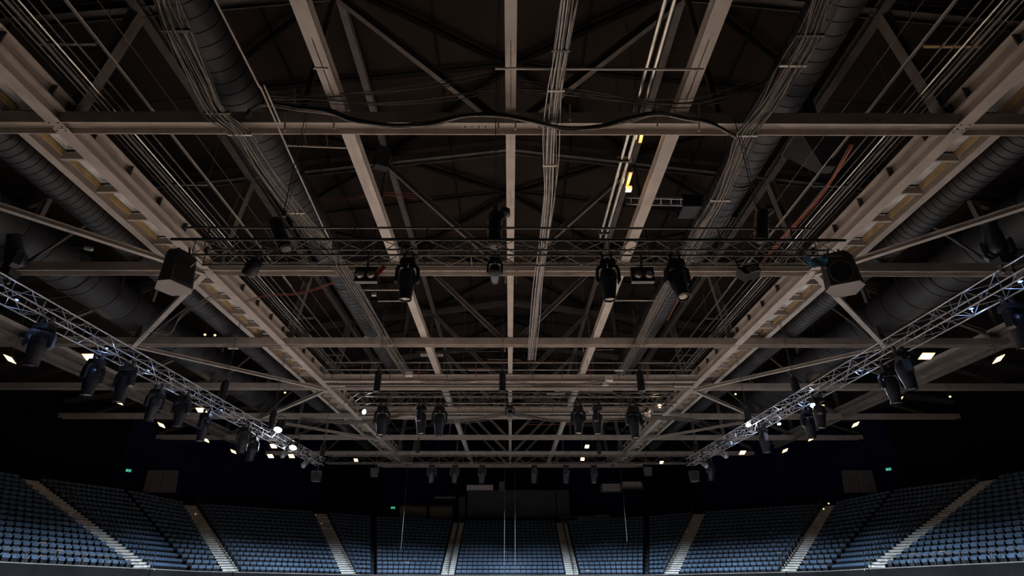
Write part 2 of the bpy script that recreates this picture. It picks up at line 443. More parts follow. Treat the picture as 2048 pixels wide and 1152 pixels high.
xf0 = px(400, 505, z=ZT).x; xf1 = px(1668, 505, z=ZT).x
ft = light_truss('black box lighting truss nearest the camera, slung across the hall', (xf0, yf, ZT), (xf1, yf, ZT), .52, .46, 'tube', .55)
def pipe_at(parent, u0, u1, v, y, r=.03, m='tube', name='pipe'):
    a, b = px(u0, v, y=y), px(u1, v, y=y); b.z = a.z; return bar(name, a, b, r, m, parent, 8)
pipe_at(ft, 342, 1690, 478.5, yf-.28, .036, 'black')
pipe_at(ft, 367, 1622, 455, yf, .03)
for i in range(9):
    p = px(420+i*145, 455, y=yf); bar('pipe_standoff', p, p+Vector((0,0,-.55)), .015, 'black', ft)
y2 = px(1020, 799, z=ZT).y
st = light_truss('black box lighting truss in mid hall, second across', (px(695, 799, z=ZT).x, y2, ZT), (px(1350, 799, z=ZT).x, y2, ZT), .62, .50, 'tube', .6)
bar('pipe', (px(688, 799, z=ZT).x, y2, ZT+.62), (px(1352, 799, z=ZT).x, y2, ZT+.62), .03, 'black', st)
y3 = px(1020, 919, z=ZT).y
tt = light_truss('black lighting truss at the far end, joining both side trusses', (-13.6, y3, ZT), (13.2, y3, ZT), .6, .55, 'tube', .9)
XL, XR = -14.45, 13.75
sl = light_truss('silver box lighting truss running along the left side', (XL, 8.0, ZT), (XL, y3+1.2, ZT), .60, .50, 'alu', .60)
sr = light_truss('silver box lighting truss running along the right side', (XR, 8.0, ZT), (XR, y3+1.2, ZT), .60, .50, 'alu', .60)

# chain hoists: tall black motor with chain bag, chain up to the steel
def hoist(u, v, y, label, size=1.0, chain_top=None, bag=False, tilt=0):
    p = px(u, v, y=y); t = thing('chain_hoist', label, 'chain hoist', tuple(p), 'chain hoists')
    r = .15*size; h = .95*size
    mb = MB(); mb.tube([(0,0,-h/2),(0,0,-h*.46),(0,0,h*.36),(0,0,h*.44),(0,0,h/2)], [r*.7, r, r*1.05, r*.9, r*.5], 12)
    link('motor_body', mb.mesh('motor_body', 'black'), t, Matrix.Translation(p) @ Matrix.Rotation(R(tilt), 4, 'Y'))
    mb = MB()
    for i in range(5): mb.add(*[([(x+0, y_, z_) for x, y_, z_ in ringz(0, 0, -h*.35+i*h*.13, r*1.14, .02)[0]]), ringz(0, 0, 0, 1, 1)[1]])
    link('cooling_fins', mb.mesh('cooling_fins', 'black'), t, Matrix.Translation(p) @ Matrix.Rotation(R(tilt), 4, 'Y'))
    block('hook_block', p+Vector((-.05,-.05,h*.5)), p+Vector((.05,.05,h*.5+.16)), 'steel_dark', t)
    mb = MB(); mb.tube([(0,0,0),(.09,0,-.06),(.10,0,-.16),(0,0,-.22),(-.06,0,-.16)], .016, 6)
    link('hook', mb.mesh('hook', 'steel_dark'), t, Matrix.Translation(p+Vector((0,0,-h*.48))))
    zt = chain_top or H+.2
    bar('chain', p+Vector((-.03,0,h*.5)), Vector((p.x-.03, p.y, zt)), .014, 'steel_dark', t)
    bar('chain', p+Vector((.05,0,h*.5)), Vector((p.x+.05, p.y, zt)), .008, 'steel_dark', t)
    if bag:
        mb = MB(); mb.tube([(.2,-.05,.30),(.26,-.05,.42),(.26,-.05,.52),(.2,-.05,.62)], [.06,.14,.14,.06], 10)
        link('chain_bag', mb.mesh('chain_bag', 'black'), t, Matrix.Translation(p))
    return t
def ringz(x, y, z, r, wd, n=12):
    v = []; f = []
    for dz, q in ((-wd/2, r*.9), (-wd/2, r), (wd/2, r), (wd/2, r*.9)):
        for k in range(n): a = 2*PI*k/n; v.append((x+q*math.cos(a), y+q*math.sin(a), z+dz))
    for i in range(3):
        for k in range(n): f.append((i*n+k, i*n+(k+1)%n, (i+1)*n+(k+1)%n, (i+1)*n+k))
    return v, f
hoist(990, 458, yf, 'tall black chain hoist standing on the middle of the nearest truss', 1.15, 18.8, True)
hoist(560, 468, yf, 'black chain hoist leaning above the left part of the nearest truss', 1.1, None, False, -28)
hoist(1523, 452, yf, 'black chain hoist above the right part of the nearest truss', 1.05, None, True, 12)
hoist(755, 764, y2, 'black chain hoist above the left end of the mid hall truss', 1.05)
hoist(1005, 764, y2, 'black chain hoist above the middle of the mid hall truss', 1.05)
hoist(1281, 762, y2, 'black chain hoist above the right end of the mid hall truss', 1.15)
hoist(836, 893, y3, 'small black chain hoist above the far truss, left', 1.0)
hoist(1198, 896, y3, 'small black chain hoist above the far truss, right', 1.0)
hoist(447, 782, px(447, 815, z=ZT).y, 'black chain hoist on the left silver truss, halfway along', 1.2)
hoist(545, 840, px(545, 862, z=ZT).y, 'black chain hoist on the left silver truss, above the white lamp', 1.2)
hoist(645, 905, px(645, 925, z=ZT).y, 'black chain hoist at the far end of the left silver truss', 1.3)
hoist(1592, 778, px(1592, 815, z=ZT).y, 'black chain hoist on the right silver truss, halfway along', 1.3)
hoist(1497, 838, px(1497, 862, z=ZT).y, 'black chain hoist on the right silver truss, past halfway', 1.2)
hoist(1393, 905, px(1393, 925, z=ZT).y, 'black chain hoist at the far end of the right silver truss', 1.3)

# moving head lights ------------------------------------------------
def mh_meshes():
    d = {}
    b = MB(); b.prism([(-.21,-.17,-.16),(.21,-.17,-.16),(.21,.17,-.16),(-.21,.17,-.16)], [(-.18,-.14,0),(.18,-.14,0),(.18,.14,0),(-.18,.14,0)])
    d['base'] = b.mesh('base', 'black')
    for s, nm in ((-1, 'l'), (1, 'r')):
        b = MB()
        prof = [(0.02,-.16),(.25,-.18),(.31,-.28),(.32,-.62),(.27,-.68),(.235,-.62),(.235,-.32),(.19,-.25),(.02,-.25)]
        b.prism([(s*x,-.085,z) for x, z in prof], [(s*x,.085,z) for x, z in prof]); d['arm'+nm] = b.mesh('yoke_arm', 'navy')
    b = MB(); b.tube([(0,0,.30),(0,0,.26),(0,0,.10),(0,0,-.06),(0,0,-.30),(0,0,-.50),(0,0,-.53)], [.12,.19,.225,.215,.18,.155,.15], 14); b.smooth = True
    d['head'] = b.mesh('head', 'navy')
    b = MB(); b.add(*ringz(0,0,-.53,.165,.05,14)); d['ring'] = b.mesh('lens_ring', 'black')
    b = MB(); b.tube([(0,0,-.51),(0,0,-.535),(0,0,-.55)], [.135,.12,.06], 14); b.smooth = True; d['lens'] = b.mesh('lens', 'lens')
    b = MB(); b.box((-.03,-.05,0),(.03,.05,.12)).tube([(0,-.03,.16),(0,.03,.16)], .055, 10); d['clamp'] = b.mesh('clamp', 'steel_dark')
    b = MB()
    for i in range(5): b.box((-.19,-.04-.0,.02+i*.045),(.19,.0+.235*0,.03+i*.045))
    b = MB()
    for i in range(6): b.box((-.10,-.232,-.02+i*.045),(.10,-.205,.0+i*.045))
    d['vents'] = b.mesh('vents', 'black')
    return d
MH = mh_meshes()
def moving_head(top, label, size=1.0, pan=0.0, tilt=0.0, lit=False, up=False):
    t = thing('moving_head_light', label, 'stage light', tuple(top), 'moving head lights')
    base = Matrix.Translation(top) @ Matrix.Rotation(R(180 if up else 0), 4, 'X') @ Matrix.Diagonal((size, size, size, 1))
    for dx in (-.12, .12): link('clamp', MH['clamp'], t, base @ Matrix.Translation((dx, 0, 0)))
    link('base', MH['base'], t, base)
    yk = base @ Matrix.Rotation(R(pan), 4, 'Z')
    link('yoke_arm', MH['arml'], t, yk); link('yoke_arm', MH['armr'], t, yk)
    hd = yk @ Matrix.Translation((0, 0, -.58)) @ Matrix.Rotation(R(tilt), 4, 'X')
    hp = link('head', MH['head'], t, hd)
    for nm, k in (('lens_ring', 'ring'), ('vents', 'vents'), ('lens', 'lens')): link(nm, MH[k], hp, hd)
    return t
BT = ZT-.30     # top of fixtures hanging from the trusses
CH = {}
def mh_at(u, v, y, label, size=1.0, pan=0, tilt=0):
    y_, zb = (yf-.26, ZT-.23) if abs(y-yf) < 1 else ((y2-.31, ZT-.25) if abs(y-y2) < 1 else (y3-.3, ZT-.275))
    p = px(u, v, y=y_); p.z = zb-.17*size
    return moving_head(p, label, size, pan, tilt)
mh_at(818, 519, yf-.1, 'black moving head light hanging under the nearest truss, left of centre', .92, 5, 4)
mh_at(1213, 519, yf-.1, 'black moving head light hanging under the nearest truss, right of centre', .92, -5, 4)
mh_at(1346, 500, yf-.25, 'black moving head light under the nearest truss with its lens showing', .95, 12, -18)
mh_at(990, 519, yf-.1, 'stubby black moving head under the middle hoist of the nearest truss', .62, 0, 75)
for u, v, lab, sz, pan in ((768, 800, 'first black moving head from the left under the mid hall truss', 1.15, 10), (845, 796, 'second black moving head from the left under the mid hall truss', 1.1, 80),
                       (881, 802, 'third black moving head from the left under the mid hall truss', 1.15, 5), (1155, 803, 'black moving head under the mid hall truss right of the centre beam', 1.1, -30),
                       (1192, 797, 'black moving head under the mid hall truss beside a small white box', 1.1, 70), (1264, 801, 'last black moving head on the right under the mid hall truss', 1.25, 15)):
    mh_at(u, v, y2, lab, sz, pan, random.uniform(-8, 8))
mh_at(1020, 805, y2, 'small black light under the middle of the mid hall truss', .7, 0, 60)
for i, u in enumerate((865, 911, 965, 1068, 1131, 1186)):
    mh_at(u, 915, y3, 'black moving head under the far truss, %s from the left' % ORD[i], 1.1, i*23, 5)
for s, XX, lst in ((-1, XL, ((112, 640), (228, 712), (262, 727), (333, 773), (376, 786), (441, 822), (492, 850), (512, 870))),
                   (1, XR, ((2002, 600), (1815, 698), (1762, 730), (1664, 790), (1588, 815), (1528, 850), (1430, 918)))):
    for i, (u, v) in enumerate(lst):
        d = px(u, v, z=BT); p = Vector((XX+(-.3 if i % 2 else .3), d.y, ZT-.25-.17*1.15))
        moving_head(p, 'black moving head under the %s silver truss, %s from the camera' % (SIDE[s], ORD[i]), 1.15, (20, 75, -10, 60, 5, 85, 30, 10)[i], (6, -4, 3, 8, 2, 0, 5, 3)[i])

# upright fixtures on the near ends of the side trusses
for s, u, v in ((-1, 22, 500), (1, 2000, 478)):
    XX = XL if s < 0 else XR
    y = px(u, v+75, z=ZT).y
    moving_head(Vector((px(u, v+30, y=y).x, y, ZT+.35)), 'black light standing upright on the %s silver truss at the picture edge' % SIDE[s], 1.15, 30, 20, up=True)

# twin blinders
def blinder(u, v, y, label):
    p = px(u, v, y=y); t = thing('twin_blinder', label, 'stage light', tuple(p), 'twin blinders')
    block('frame', p+Vector((-.27,-.04,-.19)), p+Vector((.27,.10,.20)), 'black', t)
    for s in (-1, 1):
        mb = MB(); mb.tube([(0,0,0),(0,-.05,-.01),(0,-.10,-.03)], [.09,.12,.125], 14); mb.smooth = True
        rc = link('reflector_can', mb.mesh('reflector_can', 'black'), t, Matrix.Translation(p+Vector((s*.13,-.04,0))))
        mb = MB(); mb.tube([(0,-.10,-.03),(0,-.115,-.034)], [.105,.05], 14); mb.smooth = True
        link('lens', mb.mesh('lens', 'lens'), rc, Matrix.Translation(p+Vector((s*.13,-.045,0))))
    bar('clamp', p+Vector((0,.03,.18)), (p.x, yf-.26, ZT-.23), .03, 'steel_dark', t)
    return t
blinder(733, 550, yf-.2, 'black twin blinder light hanging left under the nearest truss')
blinder(1285, 550, yf-.2, 'black twin blinder light hanging right under the nearest truss')

# par cans / floods with barn body
def par(p, aim, label, size=1.0, lensm='lens', m='black', cat='stage light', r=.15):
    t = thing('par_light', label, cat, tuple(p), 'par lights')
    aim = Vector(aim).normalized(); rot = aim.to_track_quat('-Z', 'Y').to_matrix().to_4x4()
    mw = Matrix.Translation(p) @ rot @ Matrix.Diagonal((size, size, size, 1))
    mb = MB(); mb.tube([(0,0,.22),(0,0,.18),(0,0,.05),(0,0,-.18),(0,0,-.2)], [r*.5, r*.8, r, r*1.05, r*.98], 14); mb.smooth = True
    cn = link('can', mb.mesh('can', m), t, mw)
    mb = MB(); mb.tube([(0,0,-.2),(0,0,-.215)], [r*.9, r*.6], 14); link('lens', mb.mesh('lens', lensm), cn, mw)
    mb = MB()
    mb.tube([(-r*1.15,0,0),(-r*1.2,0,.12),(-r*.9,0,.3),(0,0,.34),(r*.9,0,.3),(r*1.2,0,.12),(r*1.15,0,0)], .014, 5)
    link('bracket', mb.mesh('bracket', 'black'), t, Matrix.Translation(p) @ Matrix.Diagonal((size, size, size, 1)))
    return t
bar('hanging_bar', px(505, 535, y=yf-.2)+Vector((0,0,.3)), (px(505, 535, y=yf-.2).x+.2, yf-.26, ZT-.23), .025, 'black', par(px(505, 535, y=yf-.2), (-.5, .3, -.9), 'black flood light hanging at the left of the nearest truss', 1.1, 'black'))
# boxy flood with white label face
p = px(1500, 545, y=yf-.2); t = thing('box_flood_light', 'black box light with a pale square face under the nearest truss', 'stage light', tuple(p))
mw = Matrix.Translation(p) @ Matrix.Rotation(R(-15), 4, 'Y') @ Matrix.Rotation(R(-25), 4, 'X')
mb = MB(); mb.prism([(-.2,-.1,-.12),(.2,-.1,-.12),(.2,.14,-.12),(-.2,.14,-.12)], [(-.26,-.1,.16),(.26,-.1,.16),(.26,.18,.16),(-.26,.18,.16)]); link('housing', mb.mesh('housing', 'black'), t, mw)
mb = MB(); mb.box((-.07,-.115,-.13), (.17,-.102,.09)); link('label_plate', mb.mesh('label_plate', 'white'), t, mw)
mb = MB()
for i in range(3): mb.box((-.05+.0,-.12,-.1+i*.055), (.15,-.116,-.085+i*.055))
link('label_lines', mb.mesh('label_lines', 'black'), t, mw)
bar('bracket', p+Vector((-.25,0,.1)), (p.x-.35, yf-.26, ZT-.23), .02, 'black', t); bar('bracket', p+Vector((.2,0,.15)), (p.x+.35, yf-.26, ZT-.23), .02, 'black', t)

# speakers at both ends of the nearest truss -------------------------
def speaker(p, yaw, label, s):
    t = thing('loudspeaker', label, 'loudspeaker', tuple(p), 'loudspeakers')
    mw = Matrix.Translation(p) @ Matrix.Rotation(R(yaw), 4, 'Z') @ Matrix.Rotation(R(-6), 4, 'X')
    base = [(-.30,-.30,-.42),(.30,-.30,-.42),(.42,-.06,-.42),(.22,.34,-.42),(-.22,.34,-.42),(-.42,-.06,-.42)]
    top = [(x*.86, y*.9, .44) for x, y, _ in base]
    cb = link('cabinet', MB().prism(base, top).mesh('cabinet', 'speaker'), t, mw)
    foot = [(x*1.015, y*1.015, -.435) for x, y, _ in base]; f2 = [(x, y, -.41) for x, y, _ in foot]
    link('base_plate', MB().prism(foot, f2).mesh('base_plate', 'speaker_foot'), t, mw)
    n = 24
    if s < 0: link('grille_sheet', MB().box((-.22, -.302, -.34), (.22, -.29, .3)).mesh('grille_sheet', 'grille'), cb, mw)
    mb = MB() if s > 0 else None
    if s > 0: mb.prism([(.235*math.cos(2*PI*k/n), -.300+.012, -.08+.30*math.sin(2*PI*k/n)) for k in range(n)], [(.225*math.cos(2*PI*k/n), -.300-.004, -.08+.29*math.sin(2*PI*k/n)) for k in range(n)])
    if s > 0: link('round_grille', mb.mesh('round_grille', 'grille'), cb, mw)
    if s > 0: mb = MB(); mb.tube([(.245*math.cos(2*PI*k/n), -.293, -.08+.31*math.sin(2*PI*k/n)) for k in range(n+1)], .011, 5); link('grille_rim', mb.mesh('grille_rim', 'steel_mid'), cb, mw)
    link('top_cap', MB().prism([(x*1.02, y*1.02, .43) for x, y, _ in top], [(x*.8, y*.8, .54) for x, y, _ in top]).mesh('top_cap', 'black'), t, mw)
    for dx in (-.2, .2): bar('hanging_bracket', Vector(p)+Vector((dx, 0, .5)), Vector(p)+Vector((dx*.6, 0, .72)), .025, 'black', t)
    bar('handle', Vector(p)+Vector((.38*s*-1, -.12, .1)), Vector(p)+Vector((.40*s*-1, .0, .3)), .018, 'steel', t)
    return t
speaker(px(353, 546, y=yf), 64, 'black loudspeaker with a pale underside at the left end of the nearest truss', -1)
speaker(px(1681, 549, y=yf), -28, 'black loudspeaker with a round dark grille at the right end of nearest truss', 1)

# ------------------------------------------------------------------ lamps that are on
def floodlight(p, label, wd=.62, glow='glow_warm', hang=.6, power=22, col=(1, .68, .42), rx=0):
    t = thing('hanging_floodlight', label, 'lamp', tuple(p), 'hanging floodlights')
    mw = Matrix.Translation(p) @ Matrix.Rotation(R(rx), 4, 'Y') @ Matrix.Rotation(R(-22), 4, 'X')
    hs = link('housing', MB().prism([(-wd/2,-.31,0),(wd/2,-.31,0),(wd/2,.31,0),(-wd/2,.31,0)], [(-wd*.36,-.12,.14),(wd*.36,-.12,.14),(wd*.36,.12,.14),(-wd*.36,.12,.14)]).mesh('housing', 'black'), t, mw)
    link('lamp_glass', MB().box((-wd*.46,-.28,-.02),(wd*.46,.28,-.002)).mesh('lamp_glass', glow), hs, mw)
    bar('hanger', Vector(p)+Vector((0,0,.14)), Vector((p[0], p[1], max(p[2]+.14+hang, H+.6))), .012, 'steel_dark', t)
    if power: lamp('POINT', Vector(p)+Vector((0,0,-.12)), power, col, shadow_soft_size=.12)
    return t
zw = 10.5
wl = [(20, 718, 'left'), (237, 803, 'left'), (323, 850, 'left'), (412, 880, 'left'), (467, 903, 'left')]
wr = [(1997, 718, 'right'), (1797, 800, 'right'), (1711, 849, 'right'), (1623, 877, 'right'), (1570, 901, 'right')]
for lst in (wl, wr):
    for i, (u, v, sd_) in enumerate(lst):
        floodlight(px(u, v, z=zw), 'warm floodlight hanging outside the %s outer beam, %s from the camera' % (sd_, ORD[i]), .62, hang=.9, power=45, rx=(20 if sd_ == 'left' else -20))
for i, (u, v, lab) in enumerate(((181, 714, 'bright warm floodlight seen under the left silver truss'), (403, 820, 'warm floodlight glowing behind the middle of the left truss'), (1853, 712, 'bright warm floodlight seen under the right silver truss'), (1637, 818-4, 'flat warm lamp behind the right silver truss beside the white lamp'))):
    floodlight(px(u, v, z=11.0), lab, .8, hang=.4, power=45)
for u, v, z, lab in ((547, 892, 8.8, 'warm lamp left of the white lamp at the far end of left truss'), (583, 912, 8.6, 'warm lamp under the white lamp at the far end of left truss'), (541, 912, 8.6, 'small warm lamp low behind the far end of left truss'),
                     (1485, 905, 8.6, 'warm lamp glowing behind the far end of the right truss'), (1174, 893, 10.2, 'warm tilted lamp hanging right of the centre beam'), (1165, 918, 9.6, 'warm lamp just above the far truss, right of centre'),
                     (712, 920, 10, 'warm lamp between the left truss end and the far truss'), (1323, 925, 10, 'warm lamp between the far truss and right truss end')):
    floodlight(px(u, v, z=z), lab, .5 if z < 9.5 else .42, hang=.5, power=60)
def white_lamp(u, v, z, label, power=150, r=.2, aim=(0, -.5, -.8), m='glow_white', col=(.8, .88, 1)):
    p = px(u, v, z=z); par(p-Vector(aim).normalized()*0.24, aim, label, r/.15, m, cat='lamp')
    lamp('POINT', p+Vector(aim).normalized()*.15, power, col, shadow_soft_size=.15)
white_lamp(557, 857, 7.4, 'bright white lamp glaring on the far part of left truss', 260, .26)
white_lamp(587, 893, 7.0, 'bright white lamp at the far end of left truss', 260, .26)
white_lamp(1628, 809, 7.0, 'bright white lamp glaring on the middle of right truss', 260, .20)
white_lamp(1497, 851, 7.2, 'bluish white lamp on the far part of right truss', 160, .16)
white_lamp(1560, 851, 6.8, 'small round white lamp between the two hoists of right truss', 90, .10)
white_lamp(730, 824, 6.7, 'upright glowing lamp at the left end of mid hall truss', 120, .13, (.75, -.55, -.2), 'glow_white', (1, .9, .9))
white_lamp(1317, 812, 6.9, 'warm glowing lamp at the right end of mid hall truss', 90, .11, (-.75, -.55, -.2), 'glow_warm', (1, .75, .5))
par(px(1298, 822, z=6.8), (-.5, -.3, -.8), 'tilted black par can at the right end of mid hall truss', 1.3)
# small blue lamps added to put blue glints on the side trusses
for i, (u, v, XX, c) in enumerate(((60, 592, XL, 'left'), (210, 690, XL, 'left'), (285, 735, XL, 'left'), (360, 778, XL, 'left'), (430, 815, XL, 'left'), (1985, 555, XR, 'right'), (1905, 610, XR, 'right'), (1700, 735, XR, 'right'), (1590, 800, XR, 'right'), (1480, 880, XR, 'right'))):
    d = px(u, v, z=ZT); p = Vector((XX+.1, d.y, ZT-.12))
    t = thing('added_glint_lamp', 'added tiny blue lamp tinting the %s silver truss, %s along' % (c, ORD[i % 5]), 'lamp', tuple(p), 'added blue lamps')
    block('case', p+Vector((-.06,-.06,.0)), p+Vector((.06,.06,.09)), 'black', t); block('led', p+Vector((-.04,-.04,-.012)), p+Vector((.04,.04,.0)), 'glow_blue', t)
    lamp('POINT', p+Vector((0, 0, -.08)), 16, (.35, .55, 1), shadow_soft_size=.05)
# small far pin lights
for i, (u, v, z) in enumerate(((410, 669, 12.4), (430, 670, 12.4), (1900, 793, 10.5), (570, 785, 11.2), (1471, 788, 11.2))):
    p = px(u, v, z=z); t = thing('small_lamp', ('tiny warm lamp above the left truss, left of a pair', 'tiny warm lamp above the left truss, right of a pair', 'tiny warm lamp out over the right seating', 'tiny yellow lamp between left truss and left catwalk', 'tiny yellow lamp between right catwalk and right truss')[i], 'lamp', tuple(p), 'small lamps')
    block('socket', p+Vector((-.05,-.05,.04)), p+Vector((.05,.05,.16)), 'black', t)
    mb = MB(); mb.tube([(0,0,-.07),(0,0,-.04),(0,0,.02),(0,0,.05)], [.03,.07,.07,.03], 10); link('bulb', mb.mesh('bulb', 'glow_tiny'), t, Matrix.Translation(p)); bar('hanger', p+Vector((0,0,.16)), (p.x, p.y, ceil_z(p.x)), .01, 'steel_dark', t)

# ------------------------------------------------------------------ cables
def spline(pts, n=8):
    pts = [Vector(p) for p in pts]; out = []
    P = [pts[0]*2-pts[1]]+pts+[pts[-1]*2-pts[-2]]
    for i in range(1, len(P)-2):
        for j in range(n):
            t = j/n; a, b, c, d = P[i-1], P[i], P[i+1], P[i+2]
            out.append(0.5*((2*b)+(c-a)*t+(2*a-5*b+4*c-d)*t*t+(3*b-a-3*c+d)*t*t*t))
    out.append(pts[-1]); return out
def bundle(label, pts, n, spread, r, m, lateral=(1,0,0), m2=None, ties=(), sag=.02, nn=6):
    t = thing('cable_bundle', label, 'cables', tuple(Vector(pts[0])), 'cable bundles')
    lat = Vector(lateral); up = Vector((0,0,1))
    for i in range(n):
        off = lat*spread*((i+.5)/n-.5)+up*random.uniform(-spread*.12, spread*.12)
        ph = random.uniform(0, 6.28)
        q = [Vector(p)+off*(1+.35*math.sin(ph+k*1.3))+up*random.uniform(-sag, sag) for k, p in enumerate(pts)]
        build('cable', MB().tube(spline(q, nn), r*random.uniform(.75, 1.25), 5), m2 if (m2 and i % 3 == 0) else m, t, True)
    for k in ties:
        p = Vector(pts[k]); block('cable_tie', p-lat*spread*.55-Vector((0,.03,.05)), p+lat*spread*.55+Vector((0,.03,.03)), 'tie' if k % 2 else 'steel_dark', t)
    return t
zc = 11.15
bundle('long grey cable bundle running lengthwise left of centre', [px(u, v, z=zc+dz) for u, v, dz in ((318,-60,.3),(328,0,.3),(352,60,.1),(398,150,0),(436,225,-.1),(480,268,-.2),(528,345,0),(590,425,0),(640,475,0),(680,530,0),(735,620,0),(775,690,.2),(815,750,.6))], 16, .62, .017, 'cable', m2='cable_black', ties=(2,4,5,7,9,11), sag=.03)
bundle('long grey cable bundle running lengthwise right of centre', [px(u, v, z=zc+dz) for u, v, dz in ((1668,-60,.3),(1645,0,.3),(1620,70,.1),(1585,130,0),(1540,205,-.1),(1490,270,-.2),(1470,325,0),(1440,400,0),(1410,450,0),(1370,520,0),(1320,600,0),(1275,690,.2),(1240,750,.6))], 16, .62, .017, 'cable', m2='cable_black', ties=(2,3,5,7,9,11), sag=.03)
bundle('flat pale cable run beside the centre beam, crossing the first truss', [px(u, v, z=zc+.1) for u, v in ((1143,-60),(1135,0),(1122,100),(1112,180),(1104,260),(1100,330),(1096,400),(1088,480),(1078,560),(1070,640),(1062,720))], 13, .42, .018, 'cable', m2='deck', ties=(2,3,5,7), sag=.01)
bundle('sagging black cable bundle draped along the nearest roof truss', [px(u, v, y=TY[0]-.35) for u, v in ((498,232),(505,216),(540,208),(600,216),(660,222),(710,240),(790,252),(860,248),(930,232),(1000,229),(1060,240),(1130,258),(1200,253),(1260,238),(1315,227),(1370,236),(1420,246),(1470,272))], 16, .30, .027, 'cable_black', lateral=(0,.6,.8), m2='cable', sag=.04)
for i, (z_, pts) in enumerate(((1, ((520,180),(560,192),(700,188),(850,172),(985,150))), (2, ((530,195),(640,200),(760,206),(900,196),(990,178))), (3, ((1035,165),(1110,180),(1200,196),(1310,206),(1400,204),(1480,180),(1560,135),(1620,60))), (4, ((1040,180),(1150,186),(1260,200),(1370,210),(1470,190),(1560,150),(1610,90))))):
    bundle(('thin cables looping above the first truss, upper left', 'thin cables looping above the first truss, lower left', 'thin cables looping up to the right bundle, upper', 'thin cables looping up to the right bundle, lower')[i],
           [px(u, v, y=TY[0]-.6) for u, v in pts], 5, .25, .011, 'cable', lateral=(0,0,1), m2='cable_black', sag=.05)
bundle('slack cables hanging below the cross catwalk in mid hall', [px(u, v, z=10.8) for u, v in ((600,838),(700,845),(770,838),(820,828),(900,843),(960,838),(1020,828),(1100,840),(1180,842),(1250,838),(1320,836),(1400,842))], 7, .35, .03, 'cable', lateral=(0,.3,1), sag=.08)
bundle('slack cables over the mid hall truss', [px(u, v, z=11.0) for u, v in ((820,758),(900,764),(1000,760),(1080,772),(1150,770),(1210,762))], 5, .3, .022, 'cable', lateral=(0,.3,1), sag=.06)
# looping tails at the left bracket, orange wires
bundle('orange brown wires strung from the left catwalk to the cable bundle', [px(u, v, z=10.9) for u, v in ((490,603),(540,590),(590,588),(640,575),(672,563))], 3, .14, .012, 'orange', lateral=(0,0,1), sag=.03)
bundle('loose cables hanging on the left brace below the speaker', [px(u, v, z=11.0) for u, v in ((430,590),(400,605),(360,635),(340,665),(300,662),(275,680))], 4, .3, .013, 'cable', lateral=(0,0,1), sag=.06)
# conduits along the catwalks: thin pipes above the truss chords
for s in (-1, 1):
    t = thing('conduit_rack', 'row of thin conduits running lengthwise beside the %s catwalk' % SIDE[s], 'pipes', (s*11.5, 0, 12.4), 'conduit racks')
    for i, (x, z, r, m) in enumerate(((11.9, 12.2, .035, 'chrome'), (11.72, 12.25, .02, 'steel_dark'), (11.5, 12.35, .03, 'steel_dark'), (12.15, 12.15, .05, 'steel_dark'), (12.5, 12.3, .02, 'cable'), (10.9, 12.4, .016, 'steel'), (10.4, 12.7, .012, 'steel_dark'), (12.75, 12.9, .02, 'cable'), (11.3, 12.8, .045, 'steel_dark'))):
        bar('conduit', (s*x, -4, z), (s*x, (42, 30, 60, 50, 66, 24.5, 34, 60, 38)[i], z), r, m, t, 8)
    for j in range(9):
        yy = -2+j*6.1
        block('conduit_bracket', (s*11.1, yy, 12.42), (s*12.6, yy+.08, 12.5), 'steel_dark' if s < 0 or j != 2 else 'ochre', t)
        bar('bracket_rod', (s*11.15, yy+.04, 12.5), (s*11.15, yy+.04, 16.9), .012, 'steel_dark', t)
# pair of bright pipes right of centre
t = thing('bright_pipes', 'pair of shiny bare pipes running lengthwise right of centre', 'pipes', (3.75, 0, 12.1), None)
for x in (3.70, 3.93): bar('pipe', (x, -2, 12.15), (x*1.005, 19.4, 12.15), .062, 'chrome', t, 14)
for yy in (7, 14.5, 19): block('pipe_clamp', (3.58, yy, 12.04), (4.05, yy+.06, 12.26), 'steel_dark', t)
# thin pipe left of centre with bracket frame hanging from the first truss
t = thing('hanging_pipe_frame', 'thin bent pipe frame hanging left of centre at the first truss', 'pipes', tuple(px(520, 175, z=11.2)), None)
for a, b in (((425,-10),(520,176)), ((520,172),(572,290)), ((528,170),(560,245)), ((572,291),(693,296)), ((572,291),(640,440)), ((640,440),(672,505))):
    bar('pipe', px(*a, z=11.2), px(*b, z=11.2), .026, 'steel', t, 8)
for u in (612, 655): bar('hook', px(u, 291, z=11.2), px(u-4, 258, y=px(u, 291, z=11.2).y), .012, 'steel', t); 
# cross pipe under the centre beam
t = tag(bar('cross_pipe', px(990, 137, z=11.6), px(1408, 139, z=11.6), .035, 'steel', None, 10), 'straight pale pipe hung crosswise ahead of the first truss', 'pipe')
t = tag(bar('short_cross_pipe', px(627, 136, z=11.6), px(656, 137, z=11.6), .035, 'steel', None, 10), 'short pale pipe stub across the left roof beam', 'pipe')
# hanger rods on the first three trusses
for i, (u, v0, v1, k) in enumerate(((997,204,259,0),(1031,204,259,0),(590,178,205,0),(570,228,262,0),(668,215,258,0),(1140,210,240,0),(1315,207,255,0),(1398,204,262,0),(1011,532,566,1),(1033,532,566,1),(869,680,704,2),(1166,679,704,2),(1010,676,704,2),(1026,676,704,2))):
    y = TY[k]-.06
    a, b = px(u, v0, y=y), px(u, v1, y=y)
    t = tag(link('hanger_rod', unit('box', 'white' if k == 0 else 'steel'), None, frame(a, b)[0] @ Matrix.Diagonal((.045, .045, (a-b).length, 1))), 'short pale hanger rod on the %s roof truss, %s from the left' % (ORD[k], ORD[(3, 4, 1, 0, 2, 5, 6, 7, 0, 1, 0, 3, 1, 2)[i]]), 'hanger rod', 'hanger rods')
